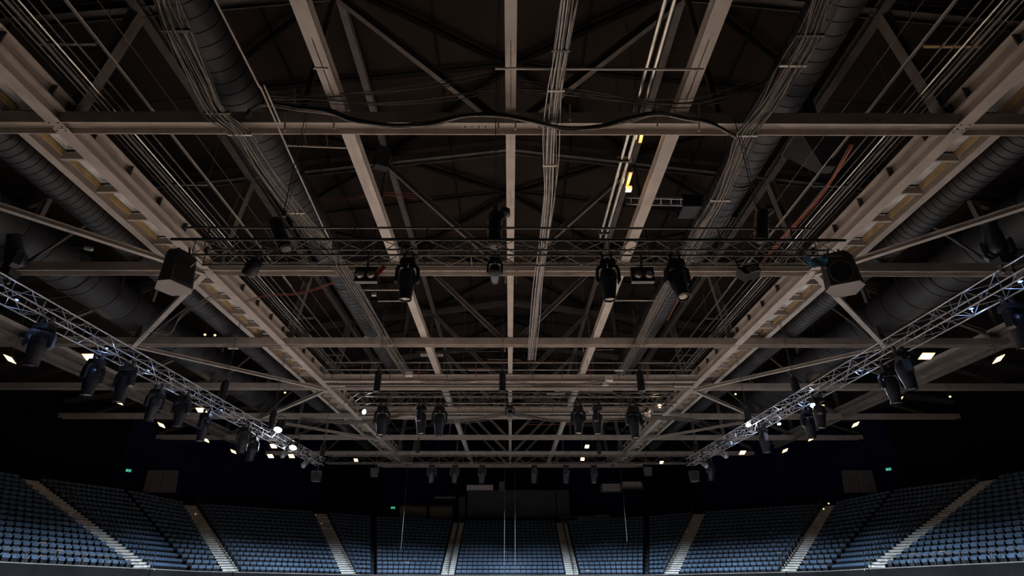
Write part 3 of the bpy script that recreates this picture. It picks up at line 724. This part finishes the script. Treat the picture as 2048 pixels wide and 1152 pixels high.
# strip lights / tray right of the bright pipes
p = px(1255, 395, z=13.2)
t = thing('cable_tray', 'pale blue grey metal tray behind the right roof beam', 'cable tray', tuple(p), None)
for v in (394, 407):
    a, b = px(1252, v, z=13.2), px(1365, v+3, z=13.2); beam('tray_rail', a, b, .05, .10, 'alu', t, kind='box')
for i in range(6):
    a, b = px(1262+i*20, 395, z=13.2), px(1262+i*20, 408, z=13.2); beam('rung', a, b, .03, .02, 'steel', t, kind='box')
block('fan_housing', px(1385, 420, z=13.2)+Vector((-.5,-.4,-.1)), px(1385, 420, z=13.2)+Vector((.5,.5,.5)), 'black', t)
# mesh baskets and equipment boxes near the nearest truss
for u, v, lab in ((628, 465, 'grey wire mesh basket above the nearest truss, left'), (1425, 455, 'grey wire mesh basket above the nearest truss, right')):
    p = px(u, v, z=11.6); t = thing('mesh_basket', lab, 'cable basket', tuple(p), 'mesh baskets')
    for i in range(9):
        bar('wire', p+Vector((-.6+i*.15, -.7, 0)), p+Vector((-.6+i*.15, .7, 0)), .012, 'steel_dark', t)
        bar('wire', p+Vector((-.65, -.65+i*.165, 0)), p+Vector((.65, -.65+i*.165, 0)), .012, 'steel_dark', t)
for u, v, z, lab, m, sz in ((818, 748, 9.8, 'small pale box hanging above the mid hall truss, left', 'white', .38), (1218, 757, 9.8, 'small pale box hanging above the mid hall truss, right', 'white', .42), (1211, 768, 9.6, 'lower pale box under the right hanging pale box', 'white', .34),
                     (748, 589, 9.6, 'small tan box on a short bar below the nearest truss', 'white', .16), (1181, 822, 8.5, 'tiny white box beside a moving head in mid hall', 'white', .25),
                     (1812, 259, 12.6, 'small orange and white box by the right catwalk', 'ochre', .2)):
    p = px(u, v, z=z); t = thing('junction_box', lab, 'box', tuple(p), 'junction boxes')
    block('case', p-Vector((sz/2, sz/3, sz*.35)), p+Vector((sz/2, sz/3, sz*.35)), m, t)
    block('lid', p-Vector((sz*.46, sz*.36, sz*.3)), p-Vector((-sz*.46, sz*.33, -sz*.3)), 'white' if m != 'white' else 'deck', t)
    bar('hanger', p+Vector((0,0,sz*.35)), (p.x, p.y, 18.0-.14*abs(p.x)), .008, 'steel_dark', t)
# small bars hanging under nearest truss
for (u0, u1, v, lab) in ((722, 802, 580, 'short bare bar hanging below the left twin blinder'), (1208, 1312, 601, 'long thin bar hanging below the right twin blinder'), (756, 810, 602, 'thin lower bar below the left twin blinder')):
    a, b = px(u0, v, z=11.3), px(u1, v, z=11.3); t = thing('hanging_bar', lab, 'pipe', tuple(a), 'hanging bars')
    bar('bar', a, b, .035, 'steel', t, 8)
    for q in (a, b): bar('drop_rod', q, Vector((q.x, q.y, H+1.0)), .012, 'steel_dark', t)
t = thing('pipe_rack', 'rack of thin crosswise pipes and cable trays over the mid hall truss', 'pipes', (0, 33, 12), None)
random.seed(5)
for i in range(26):
    yy = random.uniform(31.5, 56); xx = random.uniform(-11, 9); ln = random.uniform(1.5, 6); zz = random.uniform(12.3, 13.6)
    bar('pipe', (xx, yy, zz), (min(xx+ln, 12.6), yy+random.uniform(-.1, .1), zz), random.uniform(.02, .05), random.choice(('steel', 'steel_mid', 'steel_dark', 'orange', 'cable_black')), t)
    bar('drop_rod', (xx+.3, yy, zz), (xx+.3, yy, ceil_z(xx)-.3), .012, 'steel_dark', t)
for i in range(8):
    yy = 31.5+i*3.1; xx = -9+((i*37) % 17); block('tray', (xx, yy, 12.5), (xx+1.5, yy+.5, 12.58), 'steel_mid', t)
# clutter at the far ends of the side trusses
for s_, XX in ((-1, XL), (1, XR)):
    p = Vector((XX+.0, y3+.9, ZT-1.05)); t = thing('truss_end_speaker', 'black box speaker hanging under the far end of the %s silver truss' % SIDE[s_], 'loudspeaker', tuple(p), 'truss end speakers')
    link('cabinet', MB().prism([(-.3,-.3,-.4),(.3,-.3,-.4),(.22,.3,-.4),(-.22,.3,-.4)], [(-.36,-.34,.35),(.36,-.34,.35),(.26,.3,.35),(-.26,.3,.35)]).mesh('cabinet', 'speaker'), t, Matrix.Translation(p))
    block('grille', p+Vector((-.26,-.335,-.3)), p+Vector((.26,-.32,.25)), 'grille', t); bar('hanger', p+Vector((0,0,.35)), (p.x, p.y, ZT-.25), .03, 'steel_dark', t)
    for i, dy in enumerate((2.6, 6.5)):
        q = Vector((XX-s_*.25, y3-dy, ZT-.72)); white_q = thing('spot_can', 'silvery lamp can under the %s silver truss end, %s from the far end' % (SIDE[s_], ORD[i]), 'stage light', tuple(q), 'silvery lamp cans')
        bar('can', q+Vector((-.05,.2,.12)), q+Vector((.06*s_,-.25,-.18)), .17, 'alu', white_q, 14); bar('lens', q+Vector((.06*s_,-.25,-.18)), q+Vector((.065*s_,-.27,-.192)), .15, 'lens', white_q, 14)
        bar('clamp', q+Vector((0,0,.1)), (XX-s_*.3, q.y, ZT-.25), .03, 'black', white_q)
    for i in range(5):     # coiled cable loops strapped on top of the truss
        c0 = Vector((XX, y3-1-i*1.7, ZT+.05)); rr = .34
        mb = MB()
        for j in range(4):
            mb.tube([c0+Vector((rr*1.1*math.cos(a_*.6), (j-1.5)*.07+.25*math.sin(a_*.6), rr*.8*math.sin(a_*.6))) for a_ in range(11)], .018, 5)
        tag(build('cable_coil', mb, 'cable_black' if i % 2 else 'cable', None, True), 'coiled cable on the %s silver truss, %s from its far end' % (SIDE[s_], ORD[i]), 'cable coil', 'cable coils')
# odds and ends up in the steel
p = px(764, 318, y=20.3); t = thing('hanging_box', 'dark angular box hanging just left of the middle behind the first truss', 'box', tuple(p))
mw = Matrix.Translation(p) @ Matrix.Rotation(R(25), 4, 'Z')
link('case', MB().prism([(-.28,-.3,-.6),(.28,-.3,-.6),(.34,.3,-.45),(-.34,.3,-.45)], [(-.34,-.3,.5),(.34,-.3,.5),(.3,.3,.62),(-.3,.3,.62)]).mesh('case', 'speaker'), t, mw)
for xx in (-.2, .2): bar('hanger', p+Vector((xx,0,.55)), (p.x+xx, p.y, ceil_z(p.x)-.6), .02, 'steel_dark', t)
p = px(1640, 300, z=13.4); t = thing('funnel_vent', 'dark funnel shaped vent hanging inside the roof on the right', 'vent', tuple(p))
link('funnel', MB().prism([(-.25,-.2,-.9),(.25,-.2,-.9),(.25,.2,-.9),(-.25,.2,-.9)], [(-1.0,-.7,.35),(1.0,-.7,.35),(1.0,.7,.35),(-1.0,.7,.35)]).mesh('funnel', 'duct'), t, Matrix.Translation(p))
block('collar', p+Vector((-1.03,-.73,.35)), p+Vector((1.03,.73,.5)), 'steel_dark', t)
bar('neck', p+Vector((0,0,.5)), (p.x, p.y, ceil_z(p.x)-.1), .28, 'duct', t, 16)
for u0, v0, u1, v1, lab in ((1287, 252, 1280, 285, 'amber glowing strip beside the bright pipes, nearer'), (1262, 345, 1254, 372, 'amber glowing strip beside the bright pipes, farther')):
    a, b = px(u0, v0, z=12.6), px(u1, v1, z=12.6); t = thing('amber_strip', lab, 'lamp', tuple(a), 'amber strips')
    beam('housing', a+Vector((0,0,.07)), b+Vector((0,0,.07)), .16, .08, 'black', t, kind='box'); beam('lit_strip', a, b, .10, .04, 'glow_amber', t, kind='box')
    bar('hanger', (a+b)/2+Vector((0,0,.1)), ((a.x+b.x)/2, (a.y+b.y)/2, ceil_z((a.x+b.x)/2)-.05), .014, 'steel_dark', t)
    lamp('POINT', (a+b)/2+Vector((0,0,-.2)), 25, (1, .6, .25), shadow_soft_size=.1)
p = px(1257, 381, z=12.4); t = thing('pale_lamp_box', 'small cream lamp box at the end of the amber strip', 'lamp', tuple(p))
block('case', p+Vector((-.12,-.1,0)), p+Vector((.12,.1,.14)), 'white', t); block('lens', p+Vector((-.1,-.08,-.02)), p+Vector((.1,.08,0)), 'glow_cream', t); bar('hanger', p+Vector((0,0,.14)), (p.x, p.y, ceil_z(p.x)-.05), .014, 'steel_dark', t)
p = px(178, 495, z=13.0); t = thing('canister_light', 'small pale cylinder lamp beside the left wide duct', 'lamp', tuple(p))
bar('can', p+Vector((-.18,0,0)), p+Vector((.12,.1,-.03)), .11, 'deck', t, 12); bar('rear_can', p+Vector((-.55,-.05,.05)), p+Vector((-.18,0,0)), .09, 'black', t, 12); bar('hanger', p, (p.x, p.y, ceil_z(p.x)), .012, 'steel_dark', t)
for u, v, z, lab in ((466, 697, 11.3, 'small white plate under the third truss, left of the catwalk'), (1238, 741, 11.5, 'small white plate under the roof right of the centre beam')):
    p = px(u, v, z=z); t = thing('white_plate', lab, 'plate', tuple(p), 'white plates'); block('plate', p+Vector((-.28,-.1,-.02)), p+Vector((.28,.1,.02)), 'white', t); bar('stem', p, (p.x, p.y, H+.3), .02, 'steel_dark', t)
bundle('thin red cords running beside the right catwalk past the nearest truss', [px(u, v, z=12.1) for u, v in ((1705,290),(1650,380),(1600,440),(1560,485),(1515,540))], 3, .18, .018, 'orange', sag=.02)
bundle('thin red cord slanting right of centre behind the nearest truss', [px(u, v, z=12.3) for u, v in ((1390,545),(1365,585),(1335,640))], 2, .06, .02, 'orange', sag=.01)
bundle('red wires behind the left roof beam at the second truss', [px(u, v, y=22.5) for u, v in ((650,402),(700,396),(760,388),(835,392))], 3, .3, .014, 'orange', lateral=(0,0,1), sag=.03)
# red and white placard on the truss, blue cloth by the right speaker
p = px(762, 541, y=yf-.25); mw = Matrix.Translation(p) @ Matrix.Rotation(R(35), 4, 'Y')
t = thing('placard', 'red and white card hanging from the nearest truss', 'sign', tuple(p))
link('red_face', MB().box((-.055,-.006,-.14),(.05,.0,.14)).mesh('red_face', 'red'), t, mw); link('white_face', MB().box((-.1,-.005,-.15),(-.055,.0,.12)).mesh('white_face', 'white'), t, mw)
mb = MB(); g = 9
for i in range(g):
    for j in range(g):
        a, b = i/(g-1), j/(g-1)
        mb.v.append((a*.55-.27, .05*math.sin(a*9+b*4), -.03+b*.26-.12*math.sin(a*PI)+.03*math.sin(a*14+b*7)))
for i in range(g-1):
    for j in range(g-1): k = i*g+j; mb.f.append((k, k+1, k+g+1, k+g))
t = link('blue_cloth', mb.mesh('blue_cloth', 'blue_cloth'), None, Matrix.Translation(px(1632, 524, y=yf-.3))); tag(t, 'crumpled blue cloth hung on the truss beside the right loudspeaker', 'cloth')
md = t.modifiers.new('thick', 'SOLIDIFY'); md.thickness = .01

# ------------------------------------------------------------------ seating bowl
def lerp(a, b, t): return a+(b-a)*t
nodes = [(n, f, b) for n, f, b in NODES_L]
full = [(n+'L', f, b) for n, f, b in nodes]+[(n+'R', mir(f), mir(b)) for n, f, b in reversed(nodes)]
def seat_mesh(kind):
    if kind == 'seat_back':
        b = MB(); pr = [(-.215,.57),(.215,.57),(.235,.61),(.235,.76),(.20,.83),(-.20,.83),(-.235,.76),(-.235,.61)]
        return b.prism([(x, .02+(z-.3)*.16, z) for x, z in pr], [(x*.96, .06+(z-.3)*.16, z) for x, z in pr])
    if kind == 'seat_pan':     # folded up against the back
        b = MB(); pr = [(-.20,.60),(.20,.60),(.215,.72),(.18,.775),(-.18,.775),(-.215,.72)]
        return b.prism([(x, -.06+(z-.36)*.10, z) for x, z in pr], [(x*.95, -.0+(z-.36)*.10, z) for x, z in pr])
    b = MB(); b.box((-.262,-.12,.0),(-.240,.12,.60)); b.box((-.262,-.16,.60),(-.238,.08,.63)); b.box((-.235,.02,.16),(.235,.045,.60)); return b  # wide dark panel stands in for frame and shade under the shell
sm = {k: seat_mesh(k) for k in ('seat_back', 'seat_pan', 'seat_stand')}
sm_me = {('seat_back', 0): sm['seat_back'].mesh('seat_back', 'seat'), ('seat_pan', 0): sm['seat_pan'].mesh('seat_pan', 'seat_pan'), ('seat_stand', 0): sm['seat_stand'].mesh('seat_stand', 'seat_frame_shade')}
sm_me[('seat_back', 1)] = seat_mesh('seat_back').mesh('seat_back', 'seat_brown')
seats = []   # (dist, matrix, label)
BL = {'ND': ('left side stand', 'near'), 'DS': ('block beside the left stair', ''), 'SC': ('narrow left corner block', ''), 'CB': ('left corner stand', ''), 'BE': ('narrow block left of the end stand', ''), 'EA': ('left part of the end stand', ''), 'AA': ('middle of the end stand', '')}
aisle_half = {'N': 0, 'D': .75, 'S': .12, 'C': .68, 'B': .72, 'E': .22, 'A': .68}
for i in range(len(full)-1):
    (na, fa, ba), (nb, fb, bb) = full[i], full[i+1]
    right = i > 6
    key = na[0]+nb[0] if not right else nb[0]+na[0]
    if key == 'AA': where = BL['AA'][0]
    else: where = BL[key][0].replace('left', 'right') if right else BL[key][0]
    mb = MB()
    ha, hb = aisle_half[na[0]], aisle_half[nb[0]]
    for r in range(ROWS):
        t0, t1 = r/ROWS, (r+1)/ROWS
        L0, L1, R0, R1 = lerp(fa, ba, t0), lerp(fa, ba, t1), lerp(fb, bb, t0), lerp(fb, bb, t1)
        zl, zr = lerp(fa.z, ba.z, t0)-.32, lerp(fb.z, bb.z, t0)-.32
        q = [Vector((L0.x, L0.y, zl)), Vector((R0.x, R0.y, zr)), Vector((R1.x, R1.y, zr)), Vector((L1.x, L1.y, zl))]
        mb.prism([Vector((p.x, p.y, p.z-.75)) for p in q], q)
        # seats
        a, b = lerp(L0, L1, .55), lerp(R0, R1, .55); a.z, b.z = zl, zr
        d = b-a; W = d.length; u = d/W
        usable = W-ha-hb-.2
        n = max(1, int(round(usable/.53)))
        if n < 1: continue
        face = Vector((u.y, -u.x, 0)).normalized()   # towards the arena
        cen = Vector((0, 20, 0))-a
        if face.dot(Vector((cen.x, cen.y, 0))) < 0: face = -face
        for j in range(n):
            p = a+u*(ha+.1+usable*(j+.5)/n)
            rotz = math.atan2(face.x, -face.y)     # local -y -> face
            m = Matrix.Translation(p) @ Matrix.Rotation(rotz, 4, 'Z') @ Matrix.Diagonal((usable/n/.53, 1, 1, 1))
            seats.append((p.length, m, where, r, j))
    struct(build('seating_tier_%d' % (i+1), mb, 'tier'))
    # fascia below the first row with its pale lip, and platform behind the last row
    base = [Vector((p.x, p.y, FLOOR)) for p in (fa, fb)]; n_ = Vector((fb.y-fa.y, fa.x-fb.x, 0)).normalized()*.25
    if n_.dot(Vector((0, 20, 0))-fa) < 0: n_ = -n_
    q0 = [base[0], base[1], base[1]+n_, base[0]+n_]
    tz = [fa.z+.03, fb.z+.03, fb.z+.03, fa.z+.03]
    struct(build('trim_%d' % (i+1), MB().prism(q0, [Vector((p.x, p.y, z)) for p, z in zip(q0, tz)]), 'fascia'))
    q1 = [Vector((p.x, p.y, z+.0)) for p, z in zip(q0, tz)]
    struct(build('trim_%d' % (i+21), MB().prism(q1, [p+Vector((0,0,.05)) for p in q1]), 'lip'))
seats.sort(key=lambda s: s[0])
random.seed(11)
NIND = 300
for dist, m, where, r, j in seats[:NIND]:
    m = Matrix.Translation(m.to_translation()) @ m.to_3x3().to_4x4()
    o = bpy.data.objects.new('folding_seat', None); C.objects.link(o); o.matrix_basis = m; o.empty_display_size = .1
    brown = random.random() < .02
    lab = 'folded %s seat, %s row up, %s seat along, %s' % ('tan' if brown else 'blue', ORD[r], (ORD[j] if j < 16 else ['seventeenth', 'eighteenth', 'nineteenth', 'twentieth', 'twenty-first', 'twenty-second', 'twenty-third', 'twenty-fourth', 'twenty-fifth', 'twenty-sixth', 'twenty-seventh', 'twenty-eighth', 'twenty-ninth', 'thirtieth', 'thirty-first', 'thirty-second'][min(j-16, 15)]), where)
    o['label'] = lab; o['category'] = 'seat'; o['group'] = 'folding seats in the stands'
    for k in ('seat_back', 'seat_pan', 'seat_stand'):
        c = bpy.data.objects.new(k, sm_me[(k, 1 if (brown and k == 'seat_back') else 0)]); C.objects.link(c); c.parent = o
far = seats[NIND:]
root = thing('far_seats', 'all the farther rows of folded blue seats round the hall', 'seats', (0, 50, 0)); root['kind'] = 'stuff'
import numpy as np
for k, m_ in (('seat_back', 'seat'), ('seat_pan', 'seat_pan'), ('seat_stand', 'seat_frame_shade'), ('tan_back', 'seat_brown')):
    src = sm['seat_back' if k == 'tan_back' else k]; V = np.array([(*v, 1.0) for v in src.v]); out = MB(); vv = []; ff = []; n0 = 0
    for idx, (dist, m, where, r, j) in enumerate(far):
        tan = (idx*7919) % 61 == 0
        if (k == 'tan_back') != tan and k in ('tan_back', 'seat_back'): continue
        Wd = (np.array(m) @ V.T).T[:, :3]; vv.append(Wd); ff += [tuple(i+n0 for i in f) for f in src.f]; n0 += len(src.v)
    out.v = [tuple(p) for p in np.concatenate(vv).tolist()]; out.f = ff
    q = build(k, out, m_, root); q['kind'] = 'stuff'

# stairs with pale steps and black handrails
for n, f, b in full:
    c = n[0]; sidew = 'left' if n[1] == 'L' else 'right'
    if c in 'NSE': continue
    d = Vector((b.x-f.x, b.y-f.y, 0)); L = d.length; d.normalize(); sx = Vector((d.y, -d.x, 0))
    hw = aisle_half[c]-.05
    labs = {'D': 'pale stair climbing the side stand on the %s', 'C': 'pale stair at the %s corner stand', 'B': 'pale stair between corner stand and end stand on the %s', 'A': 'pale stair just %s of the middle end stand'}
    t = thing('stair', labs[c] % sidew, 'stairs', tuple(f), 'stairs in the stands'); ns = ROWS*2
    for i in range(ns):
        p = f+d*(L*(i+.5)/ns); z = lerp(f.z, b.z, i/ns)+.06+(.0 if i % 2 else .0)
        fm = Matrix((sx, d, Vector((0,0,1)))).transposed().to_4x4(); fm.translation = Vector((p.x, p.y, z-.05))
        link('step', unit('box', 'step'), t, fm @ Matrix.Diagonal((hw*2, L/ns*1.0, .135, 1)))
    t = thing('handrail', 'black handrail beside the %s' % (labs[c] % sidew), 'handrail', tuple(f), 'stair handrails')
    off = sx*(hw*.9)*(1 if (c in 'BCD') == (sidew == 'left') or c == 'A' else -1)
    if c == 'A': off = sx*0.1
    for i in range(0, ROWS):
        p0 = lerp(f, b, (i+.2)/ROWS)+off; p1 = lerp(f, b, (i+.75)/ROWS)+off
        mb = MB(); mb.tube([p0, p0+Vector((0,0,.9)), p1+Vector((0,0,.98)), p1], .03, 5); build('rail_loop', mb, 'black', t)

# front guard rails on the ledge
for s in (-1, 1):
    t = thing('guard_rail', 'low metal guard rail on the front ledge of the %s side stand' % SIDE[s], 'railing', (s*24.5, 34, 0), 'guard rails')
    for i in range(8):
        y0, y1 = 27+i*1.65, 27+i*1.65+1.5
        f0 = lerp(NODES_L[0][1], NODES_L[1][1], (y0-24.6)/15.4); f1 = lerp(NODES_L[0][1], NODES_L[1][1], (y1-24.6)/15.4)
        if s > 0: f0, f1 = mir(f0), mir(f1)
        mb = MB(); mb.tube(spline([f0, f0+Vector((-s*.0,0,.55)), f0+Vector((0,.12,.66)), f1+Vector((0,-.12,.66)), f1+Vector((0,0,.55)), f1], 4), .022, 6); build('rail_hoop', mb, 'tube' if i else 'alu', t)

# back wall dressing -------------------------------------------------
yb = 78.2
def panel(label, u0, v0, u1, v1, y, m, name='wall_panel', cat='panel', group=None, frame_m='wall_black', split=1):
    a, b = px(u0, v1, y=y), px(u1, v0, y=y); t = thing(name, label, cat, tuple(a), group)
    wd = (b.x-a.x)/split
    for i in range(split):
        block('sheet', (a.x+i*wd+.03, y, a.z+.03), (a.x+(i+1)*wd-.03, y+.05, b.z-.03), m, t)
    block('backing', (a.x, y+.05, a.z), (b.x, y+.1, b.z), frame_m, t)
    for xx in (a.x, b.x): block('edge_strip', (xx-.06, y-.04, a.z), (xx+.06, y+.1, b.z), frame_m, t)
    return t
panel('large dark grey screen panel on the middle of the back wall', 933, 980, 1112, 1036, yb, 'panel', split=1)
panel('dark grey panel right of the big back wall screen', 1114, 980, 1196, 1036, yb, 'panel', split=1)
panel('dark panel strip beside the stair left of the back screen', 915, 993, 932, 1040, yb-.3, 'panel')
# angled grey wall panels in the corners
for s, lab in ((-1, 'left'), (1, 'right')):
    for (u0, v0, u1, v1) in ((284, 940, 352, 986),):
        pts = []
        for u, v in ((u0, v1), (u1, v1), (u1+6, v0), (u0+12, v0)):
            if s > 0: u = 2040-u
            pl = px(u, v, y=1)   # intersect ray with the corner wall plane
            a, b = outer[2], outer[3]
            if s > 0: a, b = mir(a), mir(b)
            nn = Vector((b.y-a.y, a.x-b.x, 0)).normalized(); t_ = nn.dot(a)/nn.dot(pl); pts.append(pl*(t_*.985))
        t = thing('wall_panel', 'grey double panel high on the %s corner wall' % lab, 'panel', tuple(pts[0]), 'corner wall panels')
        mid0, mid1 = (pts[0]+pts[1])/2, (pts[2]+pts[3])/2
        for quad in ((pts[0], mid0, mid1, pts[3]), (mid0, pts[1], pts[2], mid1)):
            c0 = sum(quad, Vector())/4; quad = [c0+(q-c0)*.975 for q in quad]
            back = [q*1.003 for q in quad]; build('sheet', MB().prism(quad, back), 'panel', t)
def on_wall(u, v, a, b, f=.995):
    d = px(u, v, y=1); nn = Vector((b.y-a.y, a.x-b.x, 0)).normalized(); return d*(nn.dot(a)/nn.dot(d))*f
for u0, u1, lab in ((799, 853, 'left'), (859, 905, 'right')):
    c_ = [on_wall(u, v, outer[5], outer[6]) for u, v in ((u0, 1037), (u1, 1037), (u1, 1012), (u0, 1012))]
    t = thing('roller_blind', 'tan roller blind on the back wall, %s of the pair' % lab, 'blind', tuple(c_[0]), 'roller blinds')
    build('blind_sheet', MB().prism(c_, [q*1.002 for q in c_]), 'panel_tan', t)
    bar('roller', c_[3]*.998, c_[2]*.998, .12, 'panel', t, 8); bar('bottom_bar', c_[0]*.998, c_[1]*.998, .05, 'panel', t, 6)
# exit signs
for u, v, y, lab in ((257, 941, 48, 'small green glowing exit sign on the left wall'), (786, 1015.5, 73.5, 'small green glowing exit sign on the back wall'), (1777, 938.5, 48, 'small green glowing exit sign on the right wall')):
    p = on_wall(u, v, *((outer[2], outer[3]) if u < 600 else (mir(outer[2]), mir(outer[3])) if u > 1500 else (outer[5], outer[6])), .998); t = thing('exit_sign', lab, 'exit sign', tuple(p), 'exit signs'); wd = .24 if y < 60 else .26
    yawm = Matrix.Translation(p) @ Matrix.Rotation(R(59 if u < 600 else (-59 if u > 1500 else 15)), 4, 'Z')
    link('case', MB().box((-wd-.02,.0,-.14),(wd+.02,.08,.14)).mesh('case', 'black'), t, yawm)
    lf = link('lit_face', MB().box((-wd,-.01,-.12),(wd,.0,.12)).mesh('lit_face', 'glow_green'), t, yawm)
    link('running_figure', MB().box((-.03,-.02,-.08),(.02,-.012,.06)).box((-.09,-.02,-.09),(-.02,-.012,-.05)).box((.06,-.02,-.08),(.12,-.012,.08)).mesh('running_figure', 'white'), lf, yawm)
# ventilation unit and plant on the back wall, right; control box
t = thing('air_handler', 'pale louvred air unit hanging at the back right', 'air unit', tuple(px(1240, 975, y=72)), None)
a, b = px(1203, 989, y=72), px(1286, 965, y=72)
block('case', (a.x, 72, a.z+.3), (a.x+2.5, 73.2, b.z-.25), 'steel_dark', t); block('case', (a.x+2.6, 72.2, a.z+.75), (b.x, 73.2, b.z), 'steel_dark', t)
for i in range(4): block('louvre', (a.x+.2, 71.93, a.z+.45+i*.22), (a.x+2.3, 72.0, a.z+.58+i*.22), 'steel', t)
for i in range(3): block('louvre', (a.x+2.8, 72.13, a.z+1.0+i*.2), (b.x-.2, 72.2, a.z+1.12+i*.2), 'steel', t)
t = thing('followspot_platform', 'raised control platform with rail behind the right end seats', 'platform', tuple(px(1175, 1045, y=72.5)), None)
a, b = px(1127, 1047, y=72.5), px(1224, 1028, y=72.5)
block('deck', (a.x, 72.5, a.z), (b.x, 74, a.z+.15), 'steel_dark', t)
for i in range(6): xx = lerp(a.x, b.x, i/5); bar('rail_post', (xx, 72.6, a.z), (xx, 72.6, a.z+.8), .03, 'steel_dark', t)
bar('rail', (a.x, 72.6, a.z+.8), (b.x, 72.6, a.z+.8), .03, 'steel_dark', t)
block('console', (lerp(a.x, b.x, .66), 72.9, a.z+.15), (lerp(a.x, b.x, .95), 73.6, b.z), 'panel', t)
block('console_top', (lerp(a.x, b.x, .30), 72.9, a.z+.15), (lerp(a.x, b.x, .6), 73.6, a.z+.75), 'panel', t)
t = thing('ceiling_duct_box', 'pale horizontal duct box above the back screen', 'air duct', tuple(px(960, 975, y=74)), None)
a, b = px(934, 980, y=74), px(985, 970, y=74)
block('box', (a.x, 74, a.z), (b.x, 74.8, b.z), 'steel', t)
for i in range(3): block('flange', (lerp(a.x, b.x, i/2)-.04, 73.95, a.z-.05), (lerp(a.x, b.x, i/2)+.04, 74.85, b.z+.05), 'steel', t)
bl = px(1004, 973, y=74); block('end_box', bl-Vector((.35, 0, .6)), bl+Vector((.35, .5, .6)), 'steel_dark', t)
t = thing('projector_cradle', 'grey projector on a cradle above the tan blinds', 'projector', tuple(px(890, 995, y=74)), None)
a = px(890, 995, y=74); block('case', a+Vector((-1.3,0,-.12)), a+Vector((1.3,.8,.12)), 'steel_dark', t)
for xx in (-1.1, 1.1): bar('hanger', a+Vector((xx,.4,.1)), Vector((a.x+xx, a.y+.4, ceil_z(a.x))), .02, 'steel_dark', t)
# box speakers seen hung near the far trusses
for u, v, lab in ((750, 945, 'small grey speaker hanging left of the far truss'), (1295, 943, 'small grey speaker hanging right of the far truss')):
    p = px(u, v, y=57.3); t = thing('small_speaker', lab, 'loudspeaker', tuple(p), 'small speakers')
    q = [(-.35,-.25,-.4),(.35,-.25,-.4),(.25,.3,-.4),(-.25,.3,-.4)]
    link('cabinet', MB().prism(q, [(x*1.2, y*1.2, .4) for x, y, z in q]).mesh('cabinet', 'panel'), t, Matrix.Translation(p))
    bar('hanger', p+Vector((0,0,.4)), (p.x, p.y, H), .025, 'steel_dark', t)
# thin wires hanging down the middle and at the sides
for u, v0, v1, y, lab in ((1009.5, 950, 1147, 55, 'thin steel wire hanging down the middle, left of the pair'), (1030, 950, 1147, 55, 'thin steel wire hanging down the middle, right of the pair'), (812, 975, 1100, 52, 'thin wire hanging in front of the tan blinds'), (1246, 985, 1085, 52, 'thin wire hanging below the louvred air unit')):
    a = px(u, v0, y=y); b = px(u, v1, y=y); tag(bar('hanging_wire', (a.x, y, H), (a.x, y, b.z), .011, 'steel_dark', None, 5), lab, 'wire', 'hanging wires')
# step lights on stairs
for i, (u, v) in enumerate(((631, 1031, ), (643, 1047), (649, 1056), (391, 1028), (1647, 1018), (1657, 1007))):
    n = NODES_L[4] if i < 3 else NODES_L[3]
    y = lerp(n[1].y, n[2].y, (.93, .8, .72, .86, .9, .97)[i]); p = px(u, v, y=y)
    t = thing('step_light', ('highest', 'middle', 'lowest')[i] + ' tiny lamp on the stair left of the end stand' if i < 3 else ('tiny lamp on the left corner stair', 'lower tiny lamp on the right corner stair', 'upper tiny lamp on the right corner stair')[i-3], 'lamp', tuple(p), 'step lights')
    block('base', p+Vector((-.05,0,-.05)), p+Vector((.05,.08,.05)), 'black', t); block('led', p+Vector((-.06,-.05,-.06)), p+Vector((.06,0,.06)), 'glow_tiny', t)
